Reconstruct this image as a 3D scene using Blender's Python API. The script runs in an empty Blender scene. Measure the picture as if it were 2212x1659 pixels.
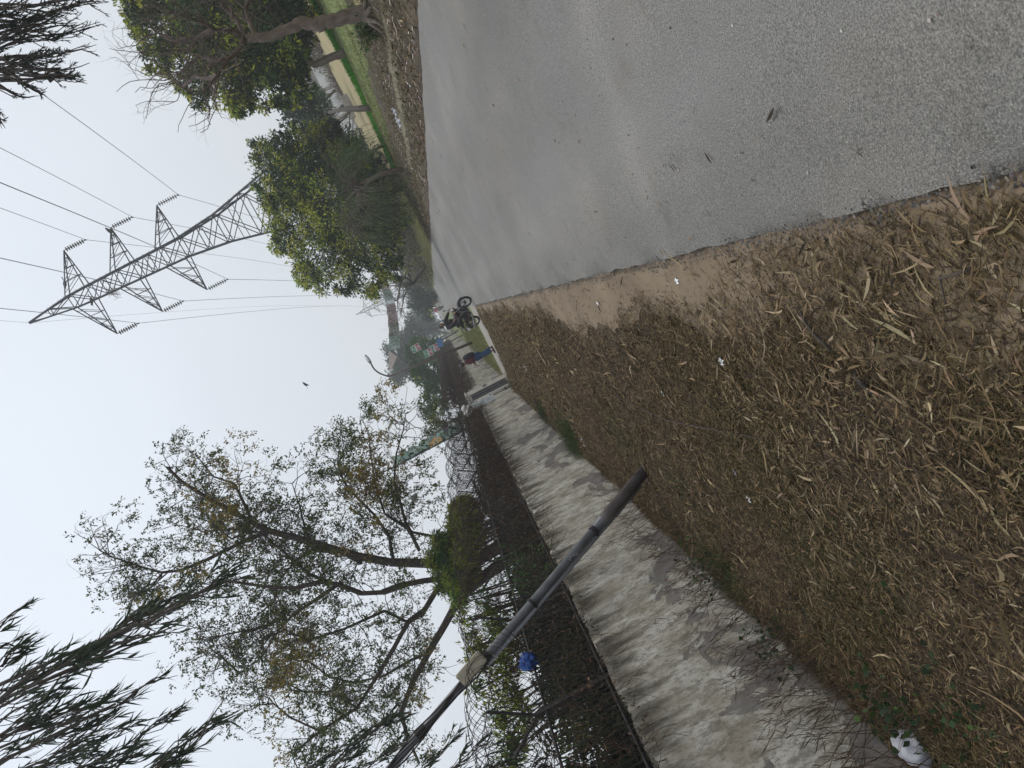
import bpy, bmesh, math, random
import numpy as np
from math import sin, cos, pi, radians, sqrt, atan2
from mathutils import Vector, Matrix

# ------------------------------------------------------------ camera, sky, sun
sc = bpy.context.scene
FPX = 1661.0; YAW = radians(7.1); PIT = radians(2.75); ROLL = radians(27); EYE = 1.65
Fv = np.array([-sin(YAW)*cos(PIT), cos(YAW)*cos(PIT), -sin(PIT)])
Rv = np.array([cos(YAW), sin(YAW), 0.0]); Uv = np.cross(Rv, Fv)
Ir = -cos(ROLL)*Uv - sin(ROLL)*Rv
Iu = -sin(ROLL)*Uv + cos(ROLL)*Rv
cd = bpy.data.cameras.new("camera"); cam = bpy.data.objects.new("camera", cd)
sc.collection.objects.link(cam)
cam.matrix_world = Matrix(((Ir[0], Iu[0], -Fv[0], 0), (Ir[1], Iu[1], -Fv[1], 0), (Ir[2], Iu[2], -Fv[2], EYE), (0, 0, 0, 1)))
cd.sensor_width = 36; cd.lens = FPX/2212*36; cd.clip_start = 0.05; cd.clip_end = 4000
sc.camera = cam

SUN_EL = radians(60); SUN_AZ = radians(50)          # azimuth from +Y towards +X
w = bpy.data.worlds.new("World"); sc.world = w; w.use_nodes = True
nt = w.node_tree; nt.nodes.clear()
out = nt.nodes.new("ShaderNodeOutputWorld"); bg = nt.nodes.new("ShaderNodeBackground")
sky = nt.nodes.new("ShaderNodeTexSky"); sky.sky_type = 'NISHITA'; sky.sun_disc = False
sky.sun_elevation = SUN_EL; sky.sun_rotation = SUN_AZ; sky.dust_density = 4; sky.air_density = 1.0
tc = nt.nodes.new("ShaderNodeTexCoord"); nz = nt.nodes.new("ShaderNodeTexNoise")
nz.inputs["Scale"].default_value = 1.6; nz.inputs["Detail"].default_value = 3
cr = nt.nodes.new("ShaderNodeValToRGB")
cr.color_ramp.elements[0].position = 0.3; cr.color_ramp.elements[0].color = (6.3, 6.75, 7.35, 1)
cr.color_ramp.elements[1].position = 0.7; cr.color_ramp.elements[1].color = (7.1, 7.6, 8.25, 1)
mx = nt.nodes.new("ShaderNodeMix"); mx.data_type = 'RGBA'; mx.inputs[0].default_value = 0.96
nt.links.new(tc.outputs["Generated"], nz.inputs["Vector"]); nt.links.new(nz.outputs["Fac"], cr.inputs[0])
sx_ = nt.nodes.new("ShaderNodeSeparateXYZ"); nt.links.new(tc.outputs["Generated"], sx_.inputs[0])
gr = nt.nodes.new("ShaderNodeValToRGB"); gr.color_ramp.elements[0].position = 0.0; gr.color_ramp.elements[0].color = (.93, .92, .90, 1)
gr.color_ramp.elements[1].position = 0.55; gr.color_ramp.elements[1].color = (1.09, 1.10, 1.12, 1); nt.links.new(sx_.outputs[2], gr.inputs[0])
ml = nt.nodes.new("ShaderNodeMix"); ml.data_type = 'RGBA'; ml.blend_type = 'MULTIPLY'; ml.inputs[0].default_value = 1
nt.links.new(cr.outputs[0], ml.inputs[6]); nt.links.new(gr.outputs[0], ml.inputs[7])
nt.links.new(sky.outputs[0], mx.inputs[6]); nt.links.new(ml.outputs[2], mx.inputs[7])
nt.links.new(mx.outputs[2], bg.inputs[0]); bg.inputs[1].default_value = 0.1
nt.links.new(bg.outputs[0], out.inputs[0])
sd = bpy.data.lights.new("sun", 'SUN'); so = bpy.data.objects.new("sun", sd); sc.collection.objects.link(so)
sd.energy = 1.5; sd.angle = radians(22); sd.color = (1, 0.96, 0.9)
sv = Vector((cos(SUN_EL)*sin(SUN_AZ), cos(SUN_EL)*cos(SUN_AZ), sin(SUN_EL)))
so.rotation_euler = sv.to_track_quat('Z', 'Y').to_euler()
sc.view_settings.view_transform = 'Standard'; sc.view_settings.look = 'None'
sc.view_settings.exposure = 0.18; sc.view_settings.gamma = 1.0
sc.cycles.max_bounces = 6; sc.cycles.transparent_max_bounces = 6; sc.cycles.volume_bounces = 1
sc.cycles.diffuse_bounces = 3; sc.cycles.glossy_bounces = 2

# ------------------------------------------------------------ helpers
rng = np.random.default_rng(7); random.seed(7)
COL = sc.collection
def at(px, py, Y):
    d = Fv + Ir*(px-1106)/FPX - Iu*(py-829.5)/FPX
    return np.array([0, 0, EYE]) + d*Y/d[1]
def gnd(px, py, z=0.0):
    d = Fv + Ir*(px-1106)/FPX - Iu*(py-829.5)/FPX
    return np.array([0, 0, EYE]) + d*(z-EYE)/d[2]
def nrm(v): return v/np.maximum(np.linalg.norm(v, axis=-1, keepdims=True), 1e-9)

def tag(o, label=None, cat=None, group=None, kind=None):
    if label: o["label"] = label
    if cat: o["category"] = cat
    if group: o["group"] = group
    if kind: o["kind"] = kind
    return o
def empty(name, loc, label, cat, group=None, rz=0.0):
    o = bpy.data.objects.new(name, None); COL.objects.link(o)
    o.location = loc; o.rotation_euler = (0, 0, rz); o.empty_display_size = 0.1
    return tag(o, label, cat, group)
def link(name, me, mat, parent=None, world=True, smooth=False):
    """One mesh object. world=True: the mesh is in world coordinates and is shifted to its parent's base."""
    o = bpy.data.objects.new(name, me); COL.objects.link(o)
    if mat is not None:
        for m in (mat if isinstance(mat, (list, tuple)) else [mat]): me.materials.append(m)
    if smooth: me.polygons.foreach_set("use_smooth", np.ones(len(me.polygons), bool))
    if parent is not None:
        o.parent = parent
        if world:
            l = Vector(parent.location); p = parent.parent
            while p is not None: l = l + Vector(p.location); p = p.parent
            o.location = -l if parent.type == 'EMPTY' or parent.location.length > 0 else Vector((0, 0, 0))
            if parent.type == 'MESH': o.location = (0, 0, 0)
    return o
def npmesh(name, V, Q=None, T=None, col=None):
    """mesh from numpy arrays; Q quads, T triangles, col per-vertex albedo"""
    me = bpy.data.meshes.new(name)
    V = np.asarray(V, np.float32).reshape(-1, 3)
    Q = np.zeros((0, 4), np.int32) if Q is None else np.asarray(Q, np.int32).reshape(-1, 4)
    T = np.zeros((0, 3), np.int32) if T is None else np.asarray(T, np.int32).reshape(-1, 3)
    me.vertices.add(len(V)); me.vertices.foreach_set("co", V.ravel())
    L = np.concatenate([Q.ravel(), T.ravel()])
    me.loops.add(len(L)); me.loops.foreach_set("vertex_index", L)
    n = len(Q)+len(T); me.polygons.add(n)
    tot = np.concatenate([np.full(len(Q), 4), np.full(len(T), 3)]).astype(np.int32)
    st = np.concatenate([[0], np.cumsum(tot)[:-1]]).astype(np.int32) if n else np.zeros(0, np.int32)
    me.polygons.foreach_set("loop_start", st); me.polygons.foreach_set("loop_total", tot)
    me.update(calc_edges=True); me.validate()
    if col is not None:
        a = me.color_attributes.new("tint", 'FLOAT_COLOR', 'POINT')
        c = np.ones((len(V), 4), np.float32); c[:, :3] = col; a.data.foreach_set("color", c.ravel())
    return me

class MB:
    """collects simple solids into one mesh"""
    def __init__(s): s.v = []; s.f = []
    def add(s, vs, fs):
        b = len(s.v); s.v += [tuple(map(float, v)) for v in vs]; s.f += [tuple(i+b for i in f) for f in fs]; return s
    def box(s, c, d, rot=None):
        x, y, z = [k/2 for k in d]
        vs = [Vector((a*x, b*y, e*z)) for a in (-1, 1) for b in (-1, 1) for e in (-1, 1)]
        if rot is not None: vs = [rot @ v for v in vs]
        vs = [v+Vector(c) for v in vs]
        return s.add(vs, [(0, 1, 3, 2), (4, 6, 7, 5), (0, 4, 5, 1), (2, 3, 7, 6), (0, 2, 6, 4), (1, 5, 7, 3)])
    def tube(s, pts, r, n=8, cap=True):
        pts = [np.array(p, float) for p in pts]; m = len(pts)
        rs = [r]*m if np.isscalar(r) else list(r)
        vs = []; up = np.array([0.31, 0.22, 0.92]); prev = None
        for i, p in enumerate(pts):
            t = nrm(pts[min(i+1, m-1)]-pts[max(i-1, 0)])
            a = np.cross(up, t) if prev is None else prev - t*np.dot(prev, t)
            if np.linalg.norm(a) < 1e-4: a = np.cross(np.array([1., 0, 0]), t)
            a = nrm(a); b = np.cross(t, a); prev = a
            for k in range(n):
                q = 2*pi*k/n; vs.append(p+(a*cos(q)+b*sin(q))*rs[i])
        fs = [(i*n+k, i*n+(k+1) % n, (i+1)*n+(k+1) % n, (i+1)*n+k) for i in range(m-1) for k in range(n)]
        if cap: fs += [tuple(range(n))[::-1], tuple(range((m-1)*n, m*n))]
        return s.add(vs, fs)
    def ball(s, c, r, nu=12, nv=8, M=None):
        r = (r, r, r) if np.isscalar(r) else r
        vs = [Vector((0, 0, r[2])), Vector((0, 0, -r[2]))]
        for i in range(1, nv):
            for k in range(nu):
                a = pi*i/nv; q = 2*pi*k/nu
                vs.append(Vector((r[0]*sin(a)*cos(q), r[1]*sin(a)*sin(q), r[2]*cos(a))))
        if M is not None: vs = [M @ v for v in vs]
        vs = [v+Vector(c) for v in vs]; fs = []
        for k in range(nu):
            k2 = (k+1) % nu
            fs.append((0, 2+k, 2+k2)); fs.append((1, 2+(nv-2)*nu+k2, 2+(nv-2)*nu+k))
            for i in range(nv-2): fs.append((2+i*nu+k, 2+(i+1)*nu+k, 2+(i+1)*nu+k2, 2+i*nu+k2))
        return s.add(vs, fs)
    def torus(s, c, R, r, axis='y', nu=28, nv=8, sq=1.0):
        vs = []
        for i in range(nu):
            a = 2*pi*i/nu
            for k in range(nv):
                b = 2*pi*k/nv; rr = R+r*cos(b); h = r*sin(b)*sq
                v = (rr*cos(a), h, rr*sin(a)) if axis == 'y' else ((h, rr*cos(a), rr*sin(a)) if axis == 'x' else (rr*cos(a), rr*sin(a), h))
                vs.append((v[0]+c[0], v[1]+c[1], v[2]+c[2]))
        return s.add(vs, [(i*nv+k, i*nv+(k+1) % nv, ((i+1) % nu)*nv+(k+1) % nv, ((i+1) % nu)*nv+k) for i in range(nu) for k in range(nv)])
    def prism(s, poly, h0, h1, axis='y'):
        n = len(poly)
        def P(u, v, h): return (u, h, v) if axis == 'y' else ((h, u, v) if axis == 'x' else (u, v, h))
        vs = [P(u, v, h0) for u, v in poly]+[P(u, v, h1) for u, v in poly]
        return s.add(vs, [tuple(range(n)), tuple(range(2*n-1, n-1, -1))]+[(i, n+i, n+(i+1) % n, (i+1) % n) for i in range(n)])
    def build(s, name, mat, parent=None, world=True, smooth=False, bevel=0.0):
        me = bpy.data.meshes.new(name); me.from_pydata(s.v, [], s.f); me.update()
        bm = bmesh.new(); bm.from_mesh(me); bmesh.ops.recalc_face_normals(bm, faces=bm.faces)
        if bevel: bmesh.ops.bevel(bm, geom=list(bm.edges), offset=bevel, segments=2, affect='EDGES', clamp_overlap=True)
        bm.to_mesh(me); bm.free()
        return link(name, me, mat, parent, world, smooth)

def segs_mesh(S, n=3):
    """many thin prisms: S rows = p0(3) p1(3) r0 r1"""
    S = np.asarray(S, float); p0 = S[:, :3]; p1 = S[:, 3:6]; r0 = S[:, 6:7]; r1 = S[:, 7:8]
    t = nrm(p1-p0); ref = np.where(np.abs(t[:, 2:3]) > 0.9, np.array([[1., 0, 0]]), np.array([[0, 0, 1.]]))
    a = nrm(np.cross(ref, t)); b = np.cross(t, a)
    V = np.zeros((len(S), 2*n, 3)); Q = []
    for k in range(n):
        q = 2*pi*k/n; d = a*cos(q)+b*sin(q)
        V[:, k] = p0+d*r0; V[:, n+k] = p1+d*r1
        Q.append([k, (k+1) % n, n+(k+1) % n, n+k])
    base = (np.arange(len(S))*2*n)[:, None, None]
    return V.reshape(-1, 3), (np.array(Q)[None]+base).reshape(-1, 4)
def segs_obj(name, S, mat, parent=None, n=3, col=None):
    V, Q = segs_mesh(S, n)
    return link(name, npmesh(name, V, Q, col=col), mat, parent)
def small_leaves(c, d, L, W, col, tw=None):
    """rhombic leaves"""
    N = len(c); d = nrm(d); r = nrm(rng.normal(size=(N, 3))); s = nrm(np.cross(d, r))
    L = np.broadcast_to(L, (N,))[:, None]; W = np.broadcast_to(W, (N,))[:, None]
    nn = np.cross(d, s)
    V = np.stack([c, c+d*L*.45+s*W/2+nn*W*.15, c+d*L, c+d*L*.45-s*W/2+nn*W*.15], 1).reshape(-1, 3)
    Q = np.arange(N*4).reshape(N, 4)
    return V, Q, np.repeat(col, 4, axis=0)
def strip_leaves(c, d, s, L, W, bend, bdir, col, k=3, shape=(.25, 1, .85, .06)):
    """long leaves of k quads; bend: fraction of length moved along bdir at the tip"""
    N = len(c); d = nrm(d); s = nrm(s - d*np.sum(s*d, 1, keepdims=True))
    L = np.broadcast_to(L, (N,))[:, None]; W = np.broadcast_to(W, (N,))[:, None]; bend = np.broadcast_to(bend, (N,))[:, None]
    rows = []
    for i in range(k+1):
        t = i/k; p = c+d*L*t+bdir*L*bend*t*t; wd = W*np.interp(t, np.linspace(0, 1, len(shape)), shape)/2
        rows += [p-s*wd, p+s*wd]
    V = np.stack(rows, 1).reshape(-1, 3); m = 2*(k+1)
    Q = np.array([[2*i, 2*i+1, 2*i+3, 2*i+2] for i in range(k)])[None]+(np.arange(N)*m)[:, None, None]
    return V, Q.reshape(-1, 4), np.repeat(col, m, axis=0)
def pick(cols, N, jit=.18):
    cols = np.array(cols); i = rng.integers(0, len(cols), N)
    return np.clip(cols[i]*(1+rng.normal(0, jit, (N, 1)))*(1+rng.normal(0, .04, (N, 3))), .004, .9)

# ------------------------------------------------------------ materials
MATS = {}
def mat(name, c, rough=.8, c2=None, scale=5, detail=4, bump=0.0, bscale=None, metal=0.0, tint=False, spec=.5, trans=0.0, stretch=None, lo=.35, hi=.65):
    m = bpy.data.materials.new(name); m.use_nodes = True; n = m.node_tree; b = n.nodes["Principled BSDF"]
    b.inputs["Roughness"].default_value = rough; b.inputs["Metallic"].default_value = metal
    b.inputs["Specular IOR Level"].default_value = spec
    b.inputs["Base Color"].default_value = (*c, 1)
    tcn = n.nodes.new("ShaderNodeTexCoord"); vec = tcn.outputs["Object"]
    if stretch:
        mp = n.nodes.new("ShaderNodeMapping"); mp.inputs["Scale"].default_value = stretch
        n.links.new(vec, mp.inputs[0]); vec = mp.outputs[0]
    colout = None
    if c2 is not None:
        t = n.nodes.new("ShaderNodeTexNoise"); t.inputs["Scale"].default_value = scale; t.inputs["Detail"].default_value = detail
        n.links.new(vec, t.inputs["Vector"])
        r = n.nodes.new("ShaderNodeValToRGB"); r.color_ramp.elements[0].position = lo; r.color_ramp.elements[1].position = hi
        r.color_ramp.elements[0].color = (*c, 1); r.color_ramp.elements[1].color = (*c2, 1)
        n.links.new(t.outputs["Fac"], r.inputs[0]); colout = r.outputs[0]
    if tint:
        a = n.nodes.new("ShaderNodeVertexColor"); a.layer_name = "tint"
        if colout is not None:
            x = n.nodes.new("ShaderNodeMix"); x.data_type = 'RGBA'; x.blend_type = 'MULTIPLY'; x.inputs[0].default_value = 1
            n.links.new(a.outputs[0], x.inputs[6]); n.links.new(colout, x.inputs[7]); colout = x.outputs[2]
        else: colout = a.outputs[0]
    if colout is not None: n.links.new(colout, b.inputs["Base Color"])
    if bump:
        t2 = n.nodes.new("ShaderNodeTexNoise"); t2.inputs["Scale"].default_value = bscale or scale*4; t2.inputs["Detail"].default_value = 5
        n.links.new(vec, t2.inputs["Vector"]); bp = n.nodes.new("ShaderNodeBump"); bp.inputs["Strength"].default_value = bump
        bp.inputs["Distance"].default_value = .02
        n.links.new(t2.outputs["Fac"], bp.inputs["Height"]); n.links.new(bp.outputs[0], b.inputs["Normal"])
    if trans:
        tr = n.nodes.new("ShaderNodeBsdfTranslucent"); ms = n.nodes.new("ShaderNodeMixShader"); ms.inputs[0].default_value = trans
        if colout is not None: n.links.new(colout, tr.inputs[0])
        else: tr.inputs[0].default_value = (*c, 1)
        n.links.new(b.outputs[0], ms.inputs[1]); n.links.new(tr.outputs[0], ms.inputs[2])
        n.links.new(ms.outputs[0], n.nodes["Material Output"].inputs[0])
    MATS[name] = m; return m
LEAF = mat("leaf", (1, 1, 1), .65, tint=True, trans=.35, spec=.12)
LEAFD = mat("leaf_leathery", (1, 1, 1), .55, tint=True, trans=.2, spec=.15)
DRY = mat("dry_leaf", (1, 1, 1), .75, tint=True, trans=.15, spec=.25)
BARK = mat("bark", (.10, .075, .055), .9, (.17, .135, .105), 14, bump=.5, bscale=40, stretch=(1, 1, .35))
BARKD = mat("dark_bark", (.035, .028, .022), .9, (.075, .06, .048), 12, bump=.4, bscale=40)
TWIG = mat("dry_twig", (.07, .052, .042), .9, (.13, .10, .082), 9)
STEEL = mat("galvanised_steel", (.028, .034, .043), .65, (.05, .057, .068), 3, spec=.3)
IRON = mat("black_iron", (.012, .012, .013), .7, (.028, .022, .02), 9, spec=.4)
RUST = mat("rusty_wire", (.022, .015, .012), .85, (.05, .031, .024), 6, spec=.2)
CREEP = mat("dead_creeper", (1, 1, 1), .9, tint=True, spec=.15)
GLASSG = mat("porcelain", (.045, .04, .045), .4, spec=.5)
WIRE = mat("conductor", (.07, .07, .075), .6)
POLE = mat("grey_pole_paint", (.05, .052, .058), .5, (.10, .103, .11), 5, bump=.06, bscale=60, spec=.5)
CONC = mat("concrete", (.30, .275, .24), .9, (.42, .39, .35), 4, bump=.35, bscale=40)
PIPE = mat("white_pipe", (.5, .49, .47), .6, (.38, .36, .33), 6)
BLACKP = mat("black_paint", (.018, .02, .022), .5, (.035, .036, .04), 8)
BEIGE = mat("beige_plastic", (.36, .32, .235), .55, (.42, .38, .29), 9)
RUBBER = mat("tyre_rubber", (.02, .02, .02), .85)
CHROME = mat("chrome", (.26, .26, .28), .35, metal=.9)
DKMET = mat("dark_metal", (.03, .03, .033), .4, metal=.3)
SKIN = mat("skin", (.23, .13, .085), .55)
HAIR = mat("black_hair", (.012, .01, .01), .5)
def paint(name, c, rough=.5): return mat(name, c, rough, tuple(min(1, k*1.25) for k in c), 6)
REDP = paint("dark_red_paint", (.14, .015, .02), .35)
WHITEP = paint("white_plastic", (.62, .64, .66), .5)
DENIM = mat("blue_denim", (.018, .05, .12), .85, (.028, .075, .17), 12, bump=.2)
MAROON = mat("maroon_cloth", (.07, .012, .018), .85, (.10, .017, .022), 12)
BLACKC = mat("black_cloth", (.013, .013, .017), .85, (.024, .023, .028), 10, bump=.2)
GREYC = mat("charcoal_cloth", (.03, .03, .034), .85, (.045, .045, .05), 10)
PINKC = mat("crimson_cloth", (.33, .05, .075), .8, (.42, .08, .1), 8)
PAPER = mat("white_paper", (.8, .8, .8), .6)

# ---- asphalt
def asphalt():
    m = bpy.data.materials.new("dusty_asphalt"); m.use_nodes = True; n = m.node_tree; b = n.nodes["Principled BSDF"]; L = n.links.new
    tcn = n.nodes.new("ShaderNodeTexCoord"); o = tcn.outputs["Object"]
    def noise(s, d, st=None, rg=.5):
        t = n.nodes.new("ShaderNodeTexNoise"); t.inputs["Scale"].default_value = s; t.inputs["Detail"].default_value = d; t.inputs["Roughness"].default_value = rg
        if st:
            mp = n.nodes.new("ShaderNodeMapping"); mp.inputs["Scale"].default_value = st[0]; mp.inputs["Rotation"].default_value = (0, 0, st[1]); L(o, mp.inputs[0]); L(mp.outputs[0], t.inputs[0])
        else: L(o, t.inputs[0])
        return t.outputs["Fac"]
    def ramp(f, p0, c0, p1, c1):
        r = n.nodes.new("ShaderNodeValToRGB"); e = r.color_ramp.elements
        e[0].position = p0; e[0].color = (*c0, 1); e[1].position = p1; e[1].color = (*c1, 1); L(f, r.inputs[0]); return r.outputs[0]
    def mul(a, c, f=1.0, bt='MULTIPLY'):
        x = n.nodes.new("ShaderNodeMix"); x.data_type = 'RGBA'; x.blend_type = bt; x.inputs[0].default_value = f
        L(a, x.inputs[6]); L(c, x.inputs[7]); return x.outputs[2]
    big = ramp(noise(.55, 3, ((1, .33, 1), .18)), .38, (.168, .160, .143), .62, (.208, .200, .184))
    dust = ramp(noise(1.3, 5, ((1, .4, 1), -.35)), .42, (.93, .94, .95), .68, (1.09, 1.07, 1.04))
    fine = ramp(noise(120, 3, None, .75), .34, (.45, .45, .45), .66, (1.5, 1.5, 1.49))
    v = n.nodes.new("ShaderNodeTexVoronoi"); v.inputs["Scale"].default_value = 120; L(o, v.inputs["Vector"])
    ag = ramp(v.outputs["Distance"], .05, (1.22, 1.22, 1.2), .55, (.80, .80, .82))
    v2 = n.nodes.new("ShaderNodeTexVoronoi"); v2.inputs["Scale"].default_value = 9; L(o, v2.inputs["Vector"])
    sp = ramp(v2.outputs["Distance"], .03, (1.5, 1.46, 1.4), .05, (1, 1, 1))
    # worn dusty tracks running along the road
    sepx = n.nodes.new("ShaderNodeSeparateXYZ"); L(o, sepx.inputs[0])
    def band(x0, slope, wd_, amt):
        a1 = n.nodes.new("ShaderNodeMath"); a1.operation = 'MULTIPLY_ADD'; L(sepx.outputs[1], a1.inputs[0]); a1.inputs[1].default_value = -slope; L(sepx.outputs[0], a1.inputs[2])
        wv = n.nodes.new("ShaderNodeMath"); wv.operation = 'MULTIPLY_ADD'; L(noise(.9, 4), wv.inputs[0]); wv.inputs[1].default_value = .5; L(a1.outputs[0], wv.inputs[2])
        a2 = n.nodes.new("ShaderNodeMath"); a2.operation = 'SUBTRACT'; L(wv.outputs[0], a2.inputs[0]); a2.inputs[1].default_value = x0+.25
        a3 = n.nodes.new("ShaderNodeMath"); a3.operation = 'ABSOLUTE'; L(a2.outputs[0], a3.inputs[0])
        return ramp(a3.outputs[0], 0, (1+amt, 1+amt, 1+amt), wd_, (1, 1, 1))
    big = mul(mul(mul(big, band(14.25, -2.78, 1.0, .13)), band(.45, 0, .5, .12)), band(2.75, .0, .6, .12))
    crk = n.nodes.new("ShaderNodeTexVoronoi"); crk.feature = 'DISTANCE_TO_EDGE'; crk.inputs["Scale"].default_value = .55; L(o, crk.inputs["Vector"])
    big = mul(big, ramp(noise(3.2, 6), .56, (1, 1, 1), .78, (.84, .82, .78)))
    c = mul(mul(mul(mul(big, dust), fine), ag), sp)
    L(c, b.inputs["Base Color"]); b.inputs["Roughness"].default_value = .72; b.inputs["Specular IOR Level"].default_value = .3
    bp = n.nodes.new("ShaderNodeBump"); bp.inputs["Strength"].default_value = .55; bp.inputs["Distance"].default_value = .006
    L(v.outputs["Distance"], bp.inputs["Height"]); bp.invert = True; L(bp.outputs[0], b.inputs["Normal"])
    return m
ASPH = asphalt()
SOIL = mat("brown_soil", (.036, .025, .014), .95, (.08, .056, .031), 1.3, 8, bump=.5, bscale=30)
DIRT = mat("bare_dirt", (.14, .102, .064), .95, (.19, .142, .092), 1.2, 8, bump=.25, bscale=45)
FIELD = mat("dry_field_grass", (.22, .19, .08), .95, (.33, .27, .15), .5, 8, bump=.5, bscale=8, stretch=(.5, 1.6, 1))
FIELDG = mat("green_field_grass", (.09, .13, .03), .95, (.17, .18, .06), .7, 7, bump=.5, bscale=9, stretch=(.5, 1.6, 1))
FARG = mat("far_ground", (.13, .12, .07), .95, (.2, .17, .11), .08, 6)
LANE = mat("cross_lane_concrete", (.22, .2, .17), .9, (.29, .265, .235), 1.5, 6, bump=.2)

def wall_mat():
    m = bpy.data.materials.new("peeling_whitewash"); m.use_nodes = True; n = m.node_tree; b = n.nodes["Principled BSDF"]; L = n.links.new
    tcn = n.nodes.new("ShaderNodeTexCoord"); o = tcn.outputs["Object"]
    def noise(s, d, sc3=(1, 1, 1), rg=.5, dist=0.0):
        t = n.nodes.new("ShaderNodeTexNoise"); t.inputs["Scale"].default_value = s; t.inputs["Detail"].default_value = d
        t.inputs["Roughness"].default_value = rg; t.inputs["Distortion"].default_value = dist
        mp = n.nodes.new("ShaderNodeMapping"); mp.inputs["Scale"].default_value = sc3; L(o, mp.inputs[0]); L(mp.outputs[0], t.inputs[0]); return t.outputs["Fac"]
    def ramp(f, p0, c0, p1, c1):
        r = n.nodes.new("ShaderNodeValToRGB"); e = r.color_ramp.elements
        e[0].position = p0; e[0].color = (*c0, 1); e[1].position = p1; e[1].color = (*c1, 1); L(f, r.inputs[0]); return r.outputs[0]
    def mixc(a, c, fac):
        x = n.nodes.new("ShaderNodeMix"); x.data_type = 'RGBA'; L(fac, x.inputs[0]); L(a, x.inputs[6]); L(c, x.inputs[7]); return x.outputs[2]
    def math2(op, a, bv):
        x = n.nodes.new("ShaderNodeMath"); x.operation = op
        for i, q in enumerate((a, bv)):
            if hasattr(q, "links"): L(q, x.inputs[i])
            else: x.inputs[i].default_value = q
        x.use_clamp = True; return x.outputs[0]
    base = ramp(noise(2.2, 8, (1, 1, 1), .65), .38, (.32, .285, .225), .62, (.55, .53, .48))
    grime = ramp(noise(6.5, 9, (1, 1, .5), .82), .485, (0, 0, 0), .56, (1, 1, 1))
    gcol = ramp(noise(5, 2), .3, (.14, .125, .09), .7, (.24, .22, .175))
    c = mixc(base, gcol, math2('MULTIPLY', grime, .75))
    # grey render showing where the whitewash has fallen off
    pn = noise(1.1, 9, (1, .8, 1.2), .62, .6)
    sep = n.nodes.new("ShaderNodeSeparateXYZ"); L(o, sep.inputs[0])
    low = n.nodes.new("ShaderNodeMapRange"); low.inputs[1].default_value = 0.0; low.inputs[2].default_value = 1.3; low.inputs[3].default_value = .13; low.inputs[4].default_value = -.05
    L(sep.outputs[2], low.inputs[0])
    pm = ramp(math2('ADD', pn, low.outputs[0]), .585, (0, 0, 0), .60, (1, 1, 1))
    pc = ramp(noise(7, 5), .35, (.13, .115, .105), .65, (.2, .185, .175))
    c = mixc(c, pc, pm)
    # black mould streaks running down from the coping
    st = noise(3.4, 5, (1, 1, .12), .6)
    top = n.nodes.new("ShaderNodeMapRange"); top.inputs[1].default_value = .9; top.inputs[2].default_value = 1.72; top.inputs[3].default_value = -.17; top.inputs[4].default_value = .16
    L(sep.outputs[2], top.inputs[0])
    sm = ramp(math2('ADD', st, top.outputs[0]), .51, (0, 0, 0), .68, (1, 1, 1))
    mc = ramp(noise(20, 4), .3, (.03, .027, .022), .7, (.07, .06, .045))
    c = mixc(c, mc, math2('MULTIPLY', sm, .9))
    sp = ramp(noise(24, 8, (1, 1, .6), .85), .52, (0, 0, 0), .57, (1, 1, 1))
    c = mixc(c, gcol, math2('MULTIPLY', sp, .75))
    ck = ramp(noise(15, 10, (1, .8, .55), .88, 1.0), .58, (0, 0, 0), .61, (1, 1, 1))
    c = mixc(c, mc, math2('MULTIPLY', ck, .7))
    L(c, b.inputs["Base Color"]); b.inputs["Roughness"].default_value = .92; b.inputs["Specular IOR Level"].default_value = .2
    bh = math2('SUBTRACT', noise(14, 8, (1, 1, .6), .7), pm)
    bp = n.nodes.new("ShaderNodeBump"); bp.inputs["Strength"].default_value = .9; bp.inputs["Distance"].default_value = .02
    L(bh, bp.inputs["Height"]); L(bp.outputs[0], b.inputs["Normal"]); return m
WALLM = wall_mat()

# ------------------------------------------------------------ ground, road, verges
XW = -4.1          # face of the boundary wall
XL, XR = -.375, 3.66
def sheet(name, poly_fn, nx, ny, z_fn, m, kind="structure", col=None):
    """grid sheet: poly_fn(u,v)->x,y"""
    u = np.linspace(0, 1, nx+1); v = np.linspace(0, 1, ny+1)
    Ug, Vg = np.meshgrid(u, v); X, Y = poly_fn(Ug, Vg); Z = z_fn(X, Y)
    V = np.stack([X, Y, Z], -1).reshape(-1, 3)
    i = np.arange(ny)[:, None]*(nx+1)+np.arange(nx)[None]
    Q = np.stack([i, i+1, i+nx+2, i+nx+1], -1).reshape(-1, 4)
    o = link(name, npmesh(name, V, Q), m, smooth=True); tag(o, kind=kind); return o
def wob(y, a, s, ph=0):
    return a*(np.sin(y*s+ph)+.6*np.sin(y*s*2.7+ph*2+1)+.35*np.sin(y*s*7.3+ph)+.25*np.sin(y*s*17.1+ph*3))
def hz(x, y):      # gentle bumps
    return .012*np.sin(x*3.1+y*1.3)+.01*np.sin(x*7.7-y*4.1+1)+.006*np.sin(x*15+y*13)
sheet("ground", lambda u, v: (-260+560*u, -30+500*v), 40, 40, lambda x, y: x*0-.06, FARG)
def verge_z(x, y):
    t = np.clip((-1.6-x)/2.4, 0, 1); return .012+hz(x, y)+.14*t*t+.02*np.clip(np.sin(x*5+y*2), 0, 1)*t
sheet("verge_soil", lambda u, v: (XW-.25+(XL+.35-XW+.25)*u, -1+32.2*v**1.4), 90, 260, lambda x, y: np.where(x > XL-.15, -.03, verge_z(x, y)), SOIL)
def vy(v): return -1+32.1*v**1.4
sheet("dirt_shoulder", lambda u, v: ((-.95+wob(vy(v), .10, .9, 2))*(1-u)+(XL+.12)*u, vy(v)), 24, 240,
      lambda x, y: np.where(x > XL-.02, -.02, .024+hz(x, y)*.6), DIRT)
def ry(v): return -6+180*v**1.8
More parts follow.
